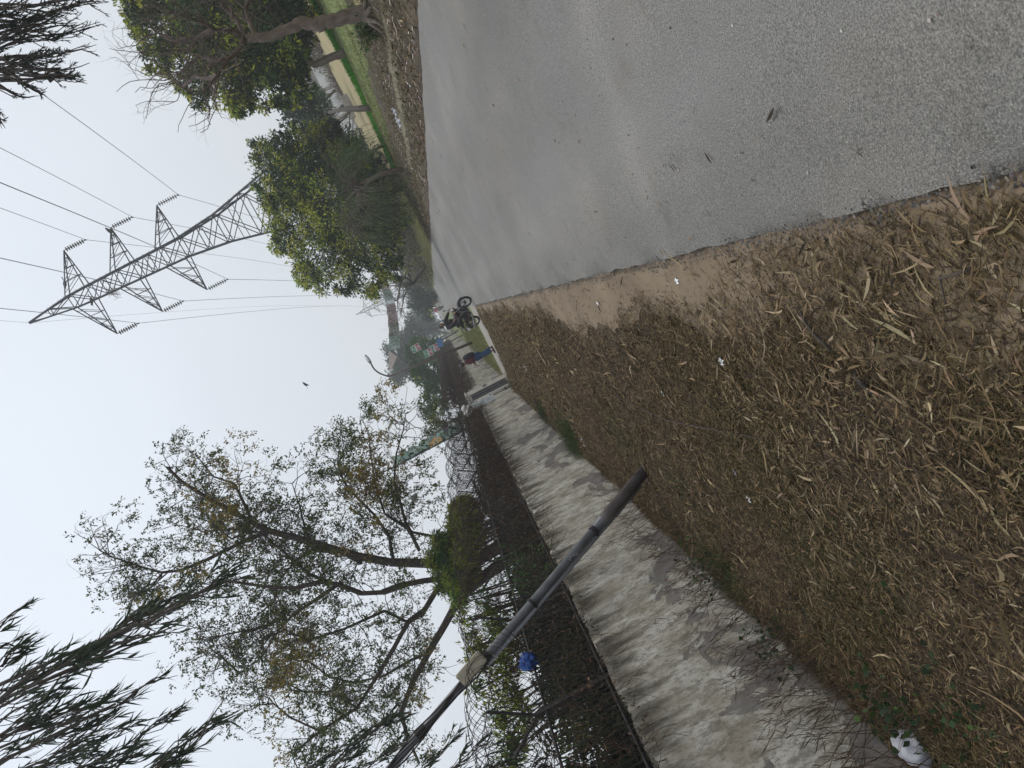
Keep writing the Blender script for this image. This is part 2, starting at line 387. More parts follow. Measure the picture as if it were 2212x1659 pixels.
sheet("road", lambda u, v: ((XL+wob(ry(v), .013, 3.1)+np.minimum(.02, .001*ry(v)))*(1-u)+(XR+wob(ry(v), .02, 1.7, 1))*u, ry(v)), 40, 700,
      lambda x, y: .035+.010*np.sin(np.clip((x-XL)/(XR-XL), 0, 1)*pi)+.002*np.sin(x*9+y*5)-.05*(x < XL+.005), ASPH)
sheet("far_road", lambda u, v: (XL-.2+4.3*u+.00035*(170*v)**2*(-1), 173.5+170*v), 4, 30, lambda x, y: x*0+.03, ASPH)
sheet("cross_lane", lambda u, v: (XW+(XL+.2-XW)*u, 31.3+.5*(1-u)*2.4+(5.0-1.2*(1-u)*0)*v+.06*np.sin(u*19)), 30, 20, lambda x, y: .03+hz(x, y)*.25, LANE)
def rz(x, y): return .01+hz(x, y)*1.4+.05*np.sin(x*1.1+y*.21)*np.clip((x-4)/2, 0, 1)-.12*np.exp(-((x-5.4)/.35)**2)
sheet("right_verge_soil", lambda u, v: (XR-.25+(7.8+wob(-2+90*v**1.5, .3, .35)-XR)*u, -2+90*v**1.5), 60, 300, lambda x, y: np.where(x < XR+.1, -.03, rz(x, y)+.015), SOIL)
sheet("field", lambda u, v: (6.8+60*u, 2+76*v), 60, 120, lambda x, y: -.012+hz(x, y)*1.5, FIELD)
sheet("green_grass_patch", lambda u, v: (7.2+26*u, 21+wob(26*u, .6, .4)+(13.5+wob(26*u, .7, .3, 3))*v), 60, 60, lambda x, y: .03+hz(x, y)*1.5, FIELDG)
sheet("far_verge", lambda u, v: (XW+(XL+.15-XW)*u, 36.5+130*v), 20, 200, lambda x, y: .0+.03*np.sin(x*2+y), FIELDG)

# ------------------------------------------------------------ boundary wall and gate
def wall_piece(name, y0, y1, label, dz=0):
    t = empty(name, (XW, y0, 0), label, "wall", "weathered boundary wall")
    ny = int((y1-y0)/(.12 if y0 < 30 else .5)); nzv = 26
    ys = np.linspace(y0, y1, ny+1); zs = np.linspace(-.1, 1.72+dz, nzv+1)
    Yg, Zg = np.meshgrid(ys, zs)
    ch = .012*np.sin(Yg*2.3)*np.sin(Zg*3)+.006*np.sin(Yg*11+Zg*7)+.005*np.sin(Yg*23-Zg*17)
    Zt = Zg+(Zg > 1.6)*(.02*np.sin(Yg*6.1)+.012*np.sin(Yg*17.7)+.01*np.sin(Yg*41))
    X = XW+ch
    V = np.stack([X, Yg, Zt], -1).reshape(-1, 3)
    i = np.arange(nzv)[:, None]*(ny+1)+np.arange(ny)[None]
    Q = np.stack([i, i+1, i+ny+2, i+ny+1], -1).reshape(-1, 4); n0 = len(V)
    top = np.stack([X[-1]-.24, ys, Zt[-1]+.01], -1); bot = np.stack([X[-1]*0+XW-.24, ys, Zt[0]], -1)
    V = np.concatenate([V, top, bot]); a = np.arange(ny); f = nzv*(ny+1)
    Q = np.concatenate([Q, np.stack([f+a, f+a+1, n0+a+1, n0+a], -1), np.stack([n0+a, n0+a+1, n0+ny+1+a+1, n0+ny+1+a], -1),
                        [[f, n0, n0+ny+1, 0], [ny, n0+2*ny+1, n0+ny, f+ny]]])
    link("wall_face", npmesh(name, V, Q), WALLM, t, smooth=False)
    return t
wall_piece("boundary_wall", .4, 33.2, "near stretch of peeling whitewashed wall between the foreground pole and the gate")
wall_piece("boundary_wall", 37.2, 165, "far stretch of whitewashed wall running on beyond the narrow gate", .2)
# gate pillars
def pillar(y, wd, h, label):
    t = empty("gate_pillar", (XW-.02, y, 0), label, "pillar", "gate pillars")
    pr_ = .02 if wd < 1 else .10; b = MB().box((XW+pr_-.2, y, h/2-.05), (.40, wd, h)); b.build("shaft", CONC, t, bevel=.012)
    MB().box((XW+pr_-.2, y, h+.0), (.48, wd+.12, .09)).build("cap", CONC, t, bevel=.01)
    return t
pillar(33.45, .42, 2.05, "slim concrete gate pillar beside the white pipe, nearest the camera")
p2 = pillar(36.35, 1.5, 2.1, "broad concrete pillar with scribbled grey marks on the far side of the gate")
g = MB()
for k in range(9):      # illegible grey daubs on the broad pillar
    y = 35.85+.11*k; z = 1.05+.06*sin(k*2.1)
    g.tube([(XW+.104, y, z), (XW+.104, y+.05, z+.12), (XW+.104, y+.08, z-.03), (XW+.104, y+.10, z+.07)], .012, 4)
g.build("painted_scribble", paint("grey_daub", (.16, .15, .14)), p2)
gt = empty("metal_gate", (XW, 34.6, 0), "narrow black metal gate standing between the two concrete pillars", "gate")
MB().box((XW-.01, 34.63, 1.0), (.03, 1.86, 1.75)).build("gate_panel", BLACKP, gt)
fr = MB()
for z in (.14, .5, .85, 1.2, 1.55, 1.86): fr.box((XW+.022, 34.63, z), (.03, 1.88, .045))
for y in (33.72, 34.63, 35.54): fr.box((XW+.04, y, 1.0), (.04, .05, 1.8))
fr.build("gate_frame", BLACKP, gt)
dp = empty("drain_pipe", (XW+.3, 33.15, 0), "white pipe standing upright on the camera side of the gate pillar", "pipe")
MB().tube([(XW+.06, 32.3, .02), (XW+.06, 32.3, 1.98)], .055, 12).build("pipe", PIPE, dp, smooth=True)
for z in (.4, 1.1, 1.75): MB().tube([(XW+.06, 32.3, z), (XW+.06, 32.3, z+.05)], .066, 12).build("clamp", DKMET, dp)
# white board leaning on the wall top + crumpled cloth
bt = empty("sign_board", (XW+.1, 30.6, 1.0), "long faded white board fixed upright on the wall near the gate", "board")
M = Matrix.Rotation(radians(-62), 3, 'Z') @ Matrix.Rotation(radians(4), 3, 'Y')
MB().box((XW+.16, 30.75, 1.62), (.04, .25, 1.18), M).build("board", mat("faded_white_board", (.5, .53, .53), .6, (.66, .69, .69), 4), bt, bevel=.004)
tx = MB()
for k, (z, wd) in enumerate([(1.2, .2), (1.28, .16), (1.36, .22), (1.5, .18), (1.62, .2), (1.74, .14), (1.86, .2)]):
    tx.box(Vector((XW+.16, 30.75, 1.62))+M @ Vector((.022, 0, z-1.62)), (.006, wd*.75, .022), M)
tx.build("lettering", paint("faded_grey_letters", (.3, .33, .36)), bt)
cb = bmesh.new(); bmesh.ops.create_icosphere(cb, subdivisions=4, radius=1)
for v in cb.verts:
    p = v.co.copy(); q = 1+.22*sin(p.x*7+p.z*5)+.16*sin(p.y*11-p.z*8)+.08*sin(p.x*23)
    v.co = Vector((XW+.16+p.x*.2*q, 30.6+p.y*.3*q, 2.26+p.z*.17*q-.06*abs(p.y)))
me = bpy.data.meshes.new("cloth_bundle"); cb.to_mesh(me); cb.free()
tag(link("cloth_bundle", me, mat("grimy_white_cloth", (.32, .29, .27), .9, (.56, .55, .53), 9, bump=.6, bscale=18), smooth=True),
    "crumpled dirty white cloth heaped on top of the white board", "cloth")

# ------------------------------------------------------------ iron fence, razor wire, creepers
def fence(y0, y1, label, step, bar):
    t = empty("iron_fence", (XW-.12, y0, 1.7), label, "fence", "iron picket fence on the wall")
    X = XW-.12; P = 2.55; n = int((y1-y0)/P)
    for i in range(n+1):
        y = y0+i*P
        pb = MB().box((X, y, 2.15), (.05, .05, .98))
        pb.box((X, y+.045, 2.12), (.04, .03, .92)); pb.build("post", IRON, t)
        MB().tube([(X, y, 2.6), (X+.30, y, 3.06)], .019, 4).tube([(X, y, 2.6), (X-.30, y, 3.04)], .019, 4).build("bracket", IRON, t)
        if i < n:
            S = []
            for yy in np.arange(y+step, y+P-.02, step):
                a = rng.normal(0, .006)
                S.append([X, yy, 1.70, X+a, yy+a, 2.56, bar, bar])
            for z in (1.78, 2.5): S.append([X+.01, y, z, X+.01, y+P, z, .016, .016])
            segs_obj("picket_panel", S, IRON, t, 4)
    return t
fence(2.6, 31.2, "dark iron picket fence topping the near wall up to the gate", .095, .0085)
fence(38.2, 110, "dark iron picket fence topping the far wall beyond the gate", .19, .014)
def coil(name, y0, y1, cx, cz, r, pitch, hand, label, wire=.0034, seg=18, barbs=True, lim=None):
    n = int((y1-y0)/pitch*seg); k = np.arange(n+1); a = hand*2*pi*k/seg+cx*9
    rr = r*(1+.10*np.sin(k*.0137+cz)+.05*np.sin(k*.11))
    y = y0+k*pitch/seg+.05*np.sin(a*1.0+1)+.04*np.sin(k*.05)
    sag = .05*np.sin(k/seg*pitch*2*pi/2.55)
    P = np.stack([cx+rr*np.cos(a), y, cz+rr*np.sin(a)*.95+sag], 1)
    S = np.concatenate([P[:-1], P[1:], np.full((n, 1), wire), np.full((n, 1), wire)], 1)
    t = empty(name, (cx, y0, cz), label, "razor wire", "coiled razor wire on the fence")
    segs_obj("coil", S, RUST, t, 3)
    if barbs:
        m = P[:-1][P[:-1, 1] < lim] if lim else P[:-1]
        idx = np.arange(0, len(m), 5); c = m[idx]; d = rng.normal(size=c.shape); d[:, 1] *= 1.5
        s = rng.normal(size=c.shape)
        V, Q, C = strip_leaves(c-nrm(d)*.02, d, s, .042, .014, 0., np.zeros((1, 3)), np.full((len(c), 3), .06), 1, (.6, 1, .6))
        link("barbs", npmesh("barbs", V, Q), RUST, t)
    return t
coil("razor_wire", 2.2, 31.6, XW+.14, 2.93, .33, .105, 1, "upper roadside coil of rusty razor wire over the near wall", lim=18)
coil("razor_wire", 2.2, 31.2, XW-.40, 2.93, .33, .12, -1, "inner coil of rusty razor wire leaning behind the near fence", lim=18)
coil("razor_wire", 30.2, 33.0, XW+.0, 2.25, .30, .14, 1, "loose lower loop of razor wire hanging by the white board", barbs=False)
coil("razor_wire", 37.5, 112, XW-.0, 2.95, .36, .2, 1, "far coil of razor wire above the wall beyond the gate", .009, 12, False)
coil("razor_wire", 37.5, 112, XW-.25, 2.6, .3, .2, -1, "low tangled coil of razor wire filling the far fence", .010, 12, False)
# dead creepers hanging in the fence
def creepers(name, y0, y1, N, label, zr=(1.65, 3.1), r=.004):
    t = empty(name, (XW-.1, y0, 1.7), label, "creeper", "dead creepers in the fence")
    S = []
    for _ in range(N):
        y = rng.uniform(y0, y1)
        dens = .5+.5*sin(y*1.1)+.3*sin(y*2.9+1)
        if rng.random() > .25+.75*dens: continue
        z = rng.uniform(*zr) if rng.random() < .14 else rng.uniform(1.65, 2.35); x = XW-.02+rng.normal(0, .10)
        p = np.array([x, y, z]); d = nrm(rng.normal(size=3)*np.array([.3, 1, .8])); n = rng.integers(5, 12)
        for i in range(n):
            d = nrm(d+rng.normal(0, .42, 3)*np.array([.6, 1, 1])+np.array([0, 0, -.10]))
            q = p+d*rng.uniform(.05, .11)
            if q[0] < XW-.3: d[0] = abs(d[0])
            if q[2] < 1.35 : break
            S.append([*p, *q, r*(1-i/n*.6), r*(1-(i+1)/n*.6)]); p = q
    S = np.array(S); c = np.repeat(pick([(.055, .032, .024), (.035, .024, .02), (.085, .052, .035), (.045, .035, .02)], len(S), .3), 6, axis=0)
    segs_obj("stems", S, CREEP, t, 3, col=c)
    M_ = int(N*1.4); yy = rng.uniform(y0, y1, M_); c0 = np.stack([XW+.02+rng.normal(0, .11, M_), yy, rng.uniform(1.62, 2.55, M_)], 1)
    d = rng.normal(size=(M_, 3)); d[:, 2] -= 1
    V, Q, C = small_leaves(c0, d, rng.uniform(.03, .08, M_), rng.uniform(.012, .03, M_), pick([(.10, .06, .035), (.06, .04, .025), (.16, .10, .06), (.035, .04, .015)], M_, .3))
    link("dead_leaves", npmesh("dead_leaves", V, Q, col=C), DRY, t)
creepers("creeper", 2.4, 14, 950, "brown dead creeper matted through the fence by the foreground pole")
creepers("creeper", 14, 32, 2600, "thick brown dead creeper along the fence just before the gate")
creepers("creeper", 37.5, 110, 5200, "rust brown creeper smothering the far fence beyond the gate", (1.7, 3.25), .014)

# blue bag caught on the wire
def crumple(name, c, r, m, seed, sub=4, amp=.35, label=None, cat="bag", squash=1.0):
    b = bmesh.new(); bmesh.ops.create_icosphere(b, subdivisions=sub, radius=1)
    rs = np.random.default_rng(seed); K = rs.normal(size=(14, 3))*np.linspace(1.0, 5, 14)[:, None]; ph = rs.uniform(0, 6, 14)
    for v in b.verts:
        p = np.array(v.co); q = 1+amp*sum(abs(sin(p@K[i]+ph[i]))-.6 for i in range(14))/5
        v.co = Vector((c[0]+p[0]*r[0]*q, c[1]+p[1]*r[1]*q, c[2]+p[2]*r[2]*q*squash))
    me = bpy.data.meshes.new(name); b.to_mesh(me); b.free()
    return tag(link(name, me, m, smooth=True), label, cat)
BLUEP = mat("blue_plastic", (.008, .05, .25), .35, (.012, .10, .42), 12, trans=.25)
WHP = mat("white_plastic_film", (.34, .34, .39), .5, (.52, .53, .57), 14, trans=.2)
crumple("plastic_bag", at(1143, 1430, 8.7), (.085, .07, .10), BLUEP, 3, label="crumpled bright blue plastic bag caught in the razor wire", amp=.8)
crumple("plastic_bag", (-3.82, 4.42, .17), (.10, .16, .11), WHP, 11, label="large white plastic bag lying against the foot of the near wall", amp=.26)

# ------------------------------------------------------------ street poles
def near_pole():
    b = gnd(1405, 1003); top = at(850, 1652, 8.6); d = nrm(top-b); e = b+d*6.6
    t = empty("utility_pole", tuple(b), "grey steel pole leaning towards the wall with a beige box strapped on it", "pole")
    Pt = lambda s: b+d*s
    MB().tube([Pt(-.12), Pt(.0), Pt(1.15)], [.072, .072, .070], 20).tube([Pt(1.15), Pt(1.2), Pt(6.6)], [.062, .056, .047], 20).build("shaft", POLE, t, smooth=True)
    side = nrm(np.cross(d, np.array([0, 1., 0])))*1.0
    off = nrm(side+np.array([0, -.5, 0]))*.078*(1 if (side@Rv) < 0 else -1)
    off = nrm(np.cross(d, Fv)); off = off*(.082 if off@Iu > 0 else -.082)*-1     # conduit on the lower side as seen
    MB().tube([Pt(.3)+off*1.04, Pt(3.32)+off*1.0], .025, 10).build("conduit", mat("conduit_grey", (.16, .165, .18), .5, (.2, .205, .22), 6), t, smooth=True)
    MB().tube([Pt(-.12), Pt(.9), Pt(1.0)], [.079, .078, .074], 20).build("base_sleeve", mat("dull_brown_grey", (.055, .045, .042), .7, (.10, .085, .08), 6, bump=.2), t, smooth=True)
    for s in (2.38, 1.18): MB().tube([Pt(s)+off*.12, Pt(s+.035)+off*.12], .078, 18).build("strap", IRON, t)
    # clip plate of the strap
    X = Vector(d); Zv = Vector(-Fv); Yv = Zv.cross(X).normalized(); Zv = X.cross(Yv).normalized()
    R3 = Matrix((X, Yv, Zv)).transposed()
    c = Vector(Pt(3.46))+Zv*.085-Vector(off)*.75
    MB().box(c, (.40, .165, .075), R3).build("junction_box", BEIGE, t, bevel=.014)
    MB().box(c+Zv*.038, (.365, .135, .012), R3).build("box_lid", BEIGE, t, bevel=.004)
    wr = MB()
    for k in range(5):
        o2 = Zv*(.052+.004*k)+Vector(off)*(.5-.3*k)
        pts = [Vector(Pt(3.2+.3*i))+o2+Vector(off)*.3*sin(i*1.7+k)+Zv*.012*sin(i*2.3) for i in range(12)]
        wr.tube(pts, .010, 5)
    wr.build("cable", IRON, t)
    for s in (3.2, 4.3, 5.2): MB().tube([Pt(s), Pt(s+.14)], .060, 16).build("tape_wrap", IRON, t)
    mk = MB()
    for k in range(5):
        a = k*1.3; q = Vector(Pt(1.55+.028*k))+Zv*.0665
        mk.tube([q+Yv*.025*sin(a), q+X*.02+Yv*.03*cos(a), q+X*.035-Yv*.02], .0035, 4)
    mk.build("sticker_scraps", paint("grey_sticker", (.27, .27, .28)), t)
near_pole()

def lamp_post(base, bend, head, r, label, m, low=None, name="street_lamp"):
    t = empty(name, tuple(base), label, "street lamp", "street lamps along the wall")
    base, bend, head = map(np.array, (base, bend, head))
    pts = [base, base*(.6)+bend*.4, bend]
    u = nrm(bend-base); h = head-bend
    for s in np.linspace(.12, .86, 8):
        pts.append(bend+h*s*s**.15+u*np.linalg.norm(h)*.30*sin(pi*min(1, s*1.05))*.55)
    body = MB().tube(pts[:3], [r, r*.8, r*.62], 12); body.build("post", m, t, smooth=True)
    MB().tube(pts[2:], r*.5, 8).build("arm", m, t, smooth=True)
    q = pts[-1]; dv = nrm(head-q); L_ = .75
    Xv = Vector(dv); Yv = Vector((0, 1, 0)).cross(Xv).normalized() if abs(dv[1]) < .95 else Vector((1, 0, 0)); Zv = Xv.cross(Yv).normalized()
    R3 = Matrix((Xv, Yv, Zv)).transposed()
    MB().ball(Vector(q)+Xv*.36, (.42, .13, .18), 14, 10, R3).build("lamp_head", paint("lamp_grey", (.12, .13, .14)), t, smooth=True)
    MB().ball(Vector(q)+Xv*.42-Yv*.03+Vector((0, -.08, -.05)), (.27, .12, .13), 14, 8, R3).build("lamp_glass", mat("lamp_glass", (.55, .57, .58), .2), t, smooth=True)
    return t
lamp_post((-3.03, 57.4, 0), at(841, 813, 56), at(797, 779, 55.5), .115, "brown street lamp with a curved arm, beyond the walking person", mat("brown_pole_paint", (.05, .034, .028), .6, (.09, .055, .045), 5))
tl = lamp_post((-3.3, 86, 0), at(888, 783, 86), at(857, 761, 85.5), .07, "smaller hazy street lamp behind, with printed boards tied to its post", STEEL)
# far lamp beyond the wall with a tattered green banner
hb = empty("banner_pole", (-7.1, 46, 0), "pole behind the wall carrying a tall tattered green banner and a lamp", "pole")
bp_, tp_, hd_ = at(1000, 930, 46), at(845, 1012, 46), at(777, 1023, 45.5)
MB().tube([(bp_[0], 46, 0), bp_, tp_], .07, 10).build("post", STEEL, hb, smooth=True)
MB().tube([tp_, tp_*.5+hd_*.5+np.array([-.25, 0, .2]), hd_], .04, 8).build("arm", STEEL, hb, smooth=True)
MB().ball(hd_, (.14, .3, .4), 12, 8, Matrix.Rotation(radians(-35), 3, 'Y')).build("lamp_head", WHITEP, hb, smooth=True)
def ragged(c0, c1, wdir, wd, nU, nV, amp, seed):
    rs = np.random.default_rng(seed); V = []
    for i in range(nU+1):
        t = i/nU; e = 1+.25*sin(i*1.7+seed)*rs.uniform(.4, 1)
        for j in range(nV+1):
            s = j/nV; p = c0*(1-t)+c1*t+wdir*wd*s*(e if j == nV else 1)+np.array([0, amp*sin(i*.9+j*1.3), 0])+np.cross(wdir, nrm(c1-c0))*amp*sin(i*1.3+j)
            V.append(p)
    Q = [(i*(nV+1)+j, i*(nV+1)+j+1, (i+1)*(nV+1)+j+1, (i+1)*(nV+1)+j) for i in range(nU) for j in range(nV)]
    return V, Q
rd = np.array([.92, -.38, 0]); V, Q = ragged(bp_+rd*.05, tp_*.93+bp_*.07, rd, .62, 26, 5, .04, 2)
link("banner_cloth", npmesh("b", V, Q), mat("pale_green_banner", (.14, .30, .24), .7, (.38, .46, .42), 1.2, 5), hb)
V, Q = ragged(bp_*.72+tp_*.28+rd*.08+np.array([0, -.06, 0]), bp_*.55+tp_*.45+np.array([0, -.06, 0]), rd, .4, 5, 2, .02, 4)
link("torn_patch", npmesh("b2", V, Q), paint("ochre_print", (.45, .27, .1)), hb)

# party boards: green field with a white figure above a red field, printed on flat panels tied to poles
GRN = paint("print_green", (.03, .20, .10)); RED = paint("print_red", (.30, .07, .08)); WHT = paint("print_white", (.50, .52, .52)); PNK = paint("print_pink", (.45, .25, .24))
def board(c, s, lean, label, parent=None):
    t = empty("campaign_board", tuple(c), label, "sign", "small printed boards on poles")
    R3 = Matrix.Rotation(lean, 3, 'Y'); C = Vector(c)
    def at2(u, v, w=0): return C+R3 @ Vector((u, -.02-w, v))
    MB().box(C, (s, .03, s*1.25), R3).build("panel", WHT, t)
    MB().box(at2(0, s*.33), (s*.9, .012, s*.5), R3).build("upper_field", GRN, t)
    MB().box(at2(0, -s*.30), (s*.9, .012, s*.55), R3).build("lower_field", RED, t)
    f = MB()
    for p, q in (((-.3, .05), (.1, .5)), ((.1, .5), (.34, .25)), ((-.34, -.05), (.3, -.12)), ((-.2, -.3), (.2, -.5)), ((.2, -.25), (-.1, -.5))):
        f.tube([at2(p[0]*s, p[1]*s, .012), at2(q[0]*s, q[1]*s, .012)], s*.045, 4)
    f.build("emblem", WHT, t)
    return t
board(at(898, 752, 84), .8, radians(-3), "lone printed green and red board hanging above the other two boards")
board(at(925, 762, 85), .8, radians(3), "printed green and red board, upper one of the stacked pair on the lamp post")
board(at(938, 752, 85.2), .8, radians(3), "printed red and green board, lower one of the stacked pair on the lamp post")
pp = empty("board_pole", (-2.6, 84, 0), "thin pale pole holding the lone printed board", "pole")
MB().tube([(-2.5, 84.1, 0), at(880, 760, 84.1)], .035, 8).build("shaft", STEEL, pp)
bz = empty("blue_tarp", tuple(at(950, 741, 84)), "small blue sheet tied over the far fence", "tarp")
MB().box(at(950, 741, 84), (.9, .06, .6), Matrix.Rotation(.2, 3, 'Y')).build("sheet", paint("tarp_blue", (.03, .12, .3)), bz, bevel=.02)

# street banner across the road
def street_banner():
    t = empty("street_banner", (1.3, 58, 4.4), "long printed cloth banner strung across the road high above it", "banner")
    L0, L1 = at(839, 757, 58), at(864, 752, 58); R0, R1 = at(818, 606, 58), at(834, 600, 58)
    n = 40; m = 6; V = []
    for i in range(n+1):
        u = i/n; sag = -.30*4*u*(1-u)
        for j in range(m+1):
            s = j/m; p = (L0*(1-u)+R0*u)*(1-s)+(L1*(1-u)+R1*u)*s
            V.append(p+np.array([0, .07*sin(u*31+s*3)+.05*sin(u*13), sag+.02*sin(u*40)]))
    Q = []; MI = []
    for i in range(n):
        for j in range(m):
            Q.append((i*(m+1)+j, i*(m+1)+j+1, (i+1)*(m+1)+j+1, (i+1)*(m+1)+j))
            u = i/n; MI.append(0 if u < .17 else (1 if u < .34 else (2 if u < .62 else (3 if u < .66 else (0 if u < .82 else 4)))))
    me = npmesh("street_banner", V, Q); me.polygons.foreach_set("material_index", np.array(MI, np.int32))
    link("cloth", me, [mat("banner_green", (.17, .24, .20), .8, (.36, .42, .38), 7, 5), mat("banner_dark_print", (.08, .085, .08), .8, (.36, .35, .31), 8, 5),
                       mat("banner_red_print", (.24, .17, .165), .8, (.40, .34, .325), 8, 5), WHT, mat("banner_brown_print", (.19, .15, .14), .8, (.42, .38, .35), 7, 5)], t)
    b = MB()    # rows of blurred print and the folded-over upper hem
    for k in range(17):
        u = .06+.052*k
        if .6 < u < .7: continue
        p = (L0*(1-u)+R0*u)*.55+(L1*(1-u)+R1*u)*.45+np.array([0, -.16, -.30*4*u*(1-u)])
        b.tube([p+np.array([0, 0, -.2-.05*sin(k*2)]), p+np.array([.03*sin(k*5), 0, .22])], .018, 4)
        if k % 2: b.tube([p+np.array([-.09, 0, .12]), p+np.array([.06, 0, .1+.05*sin(k)])], .016, 4)
    b.build("print_strokes", paint("faded_black_print", (.06, .06, .055)), t)
    P = at(843, 804, 57.6); V = [L0, L1*.7+L0*.3, P, L0+np.array([0, .04, .05])]
    V = [L0, at(858, 770, 57.9), P, at(840, 775, 57.9)]
    m2 = MB(); m2.add([np.array(v)+np.array([0, dy, 0]) for dy in (-.012, .012) for v in V], [(0, 1, 2, 3), (7, 6, 5, 4), (0, 4, 5, 1), (1, 5, 6, 2), (2, 6, 7, 3), (3, 7, 4, 0)])
    m2.build("loose_flap", paint("pale_pink_cloth", (.5, .42, .4)), t)
    r = MB(); r.tube([L0, P, at(824, 825, 56.2)], .012, 4).tube([R0, at(812, 540, 58)], .012, 4); r.tube([L1, at(895, 792, 57)], .010, 4)
    r.build("rope", WIRE, t)
street_banner()

# far poles carrying a transformer
up = empty("utility_pole", (-2.1, 140, 0), "hazy twin utility pole with cross arms and transformer in the far distance", "pole")
A, B_ = at(893, 734, 140), at(903, 719, 140)
MB().tube([(A[0]-.1, 140, 0), A], .13, 8).tube([(B_[0]+.0, 140, 0), B_+np.array([0, 0, .2])], .13, 8).build("shaft", STEEL, up)
x = MB()
for s in (.35, .9, 1.6): x.box((A+B_)/2-np.array([0, .1, s]), (2.1, .12, .12))
x.build("cross_arm", IRON, up)
MB().box((A+B_)/2-np.array([0, .25, 3.0]), (1.0, .6, .9)).build("transformer", STEEL, up)
i_ = MB()
for k in range(3): i_.tube([(A+B_)/2+np.array([-.9+.9*k, -.1, -.3]), (A+B_)/2+np.array([-.9+.9*k, -.1, .05])], .05, 6)
i_.build("insulator", WHITEP, up)
dk = empty("utility_pole", (-3.1, 100, 0), "short dark pole against the far wall behind the rider", "pole")
MB().tube([(-3.1, 100, 0), (-3.25, 100, 4.6)], .09, 8).build("shaft", IRON, dk)
MB().box((-3.2, 99.95, 4.3), (.9, .08, .08)).build("cross_arm", IRON, dk)

# ------------------------------------------------------------ lattice pylons and their wires
def pylon(loc, label, thick=1.0, detail=True, rz=radians(-9)):
    t = empty("pylon", loc, label, "pylon", "power line pylons", rz)
    Z = [0, 4.2, 8, 11.2, 13.9, 15.6, 17.4, 19.1, 20.4, 21.5, 23.1, 24.4, 25.6, 27.3, 29.3, 31.2]
    hw = lambda z: float(np.interp(z, [0, 8, 13.9, 17.4, 25.6, 27.3, 31.2], [4.1, 2.45, 1.2, .82, .62, .55, .04]))
    S = []
    def bar(p, q, r=.045): S.append([*p, *q, r*thick, r*thick])
    cs = [(-1, -1), (1, -1), (1, 1), (-1, 1)]
    for i in range(len(Z)-1):
        a, b = Z[i], Z[i+1]; ha, hb_ = hw(a), hw(b)
        for k in range(4):
            c0, c1 = cs[k], cs[(k+1) % 4]
            bar((c0[0]*ha, c0[1]*ha, a), (c0[0]*hb_, c0[1]*hb_, b), .085 if a < 17 else .065)
            bar((c0[0]*ha, c0[1]*ha, a), (c1[0]*hb_, c1[1]*hb_, b), .038)
            if detail or i % 2: bar((c1[0]*ha, c1[1]*ha, a), (c0[0]*hb_, c0[1]*hb_, b), .038)
            if i: bar((c0[0]*ha, c0[1]*ha, a), (c1[0]*ha, c1[1]*ha, a), .04)
            if a < 13 and detail:       # secondary bracing
                mx_ = ((c0[0]*ha+c1[0]*hb_)/2, (c0[1]*ha+c1[1]*hb_)/2, (a+b)/2)
                bar(mx_, (c0[0]*(ha+hb_)/2, c0[1]*(ha+hb_)/2, (a+b)/2), .03); bar(mx_, (c1[0]*(ha+hb_)/2, c1[1]*(ha+hb_)/2, (a+b)/2), .03)
    link("tower_frame", npmesh("tower_frame", *segs_mesh(S, 4)), STEEL, t, world=False)
    tips = []
    for z in (17.6, 21.65, 25.75):
        for sx in (-1, 1):
            S = []; h0 = hw(z); h1 = hw(z+1.75); tip = (sx*3.78, 0, z)
            for sy in (-1, 1):
                bar((sx*h0, sy*h0, z-.05), tip, .05); bar((sx*h1, sy*h1, z+1.75), tip, .05)
                for u in (.33, .6, .82):
                    lo = np.array((sx*h0, sy*h0, z))*(1-u)+np.array(tip)*u; hi = np.array((sx*h1, sy*h1, z+1.75))*(1-u)+np.array(tip)*u
                    bar(lo, hi, .027)
                    u2 = u-.25; hi2 = np.array((sx*h1, sy*h1, z+1.75))*(1-u2)+np.array(tip)*u2; bar(lo, hi2, .024)
                    if sy == 1: bar(lo, lo*np.array([1, -1, 1]), .025); bar(hi, hi*np.array([1, -1, 1]), .025)
            link("cross_arm", npmesh("cross_arm", *segs_mesh(S, 4)), STEEL, t, world=False)
            st = MB(); st.tube([(tip[0], 0, z), (tip[0]-.0, 0, z-1.85)], .03, 6)
            for k in range(8): st.tube([(tip[0], 0, z-.24-.2*k), (tip[0], 0, z-.29-.2*k)], [.2, .05], 10)
            st.box((tip[0], 0, z-1.88), (.10, .5, .07)); st.build("insulator", GLASSG, t, world=False)
            tips.append((tip[0], 0, z-1.92))
    if detail:
        for c in cs: MB().box((c[0]*4.1, c[1]*4.1, .25), (.9, .9, .75)).build("footing", CONC, t, world=False, bevel=.04)
        S = []
        for z in np.arange(5, 30, .55):
            h = hw(z); bar((h, -h, z), (h+.16, -h-.05, z), .014)
        link("climbing_pegs", npmesh("climbing_pegs", *segs_mesh(S, 4)), STEEL, t, world=False)
    R3 = Matrix.Rotation(rz, 3, 'Z'); L = Vector(loc)
    return [L+R3 @ Vector(p) for p in tips]+[L+R3 @ Vector((0, 0, 31.2))]
TA = pylon((14.1, 66, 0), "tall steel lattice pylon with three pairs of cross arms rising behind the big tree")
TB = pylon((15.0, 328, 0), "tiny distant lattice pylon in the haze beside the street banner", 1.3, False)
TC = [p+Vector((3.0, -250, 0)) for p in TA]     # attachment points of the span that passes overhead
wn = ["lower road side", "lower field side", "middle road side", "middle field side", "upper road side", "upper field side", "topmost earth"]
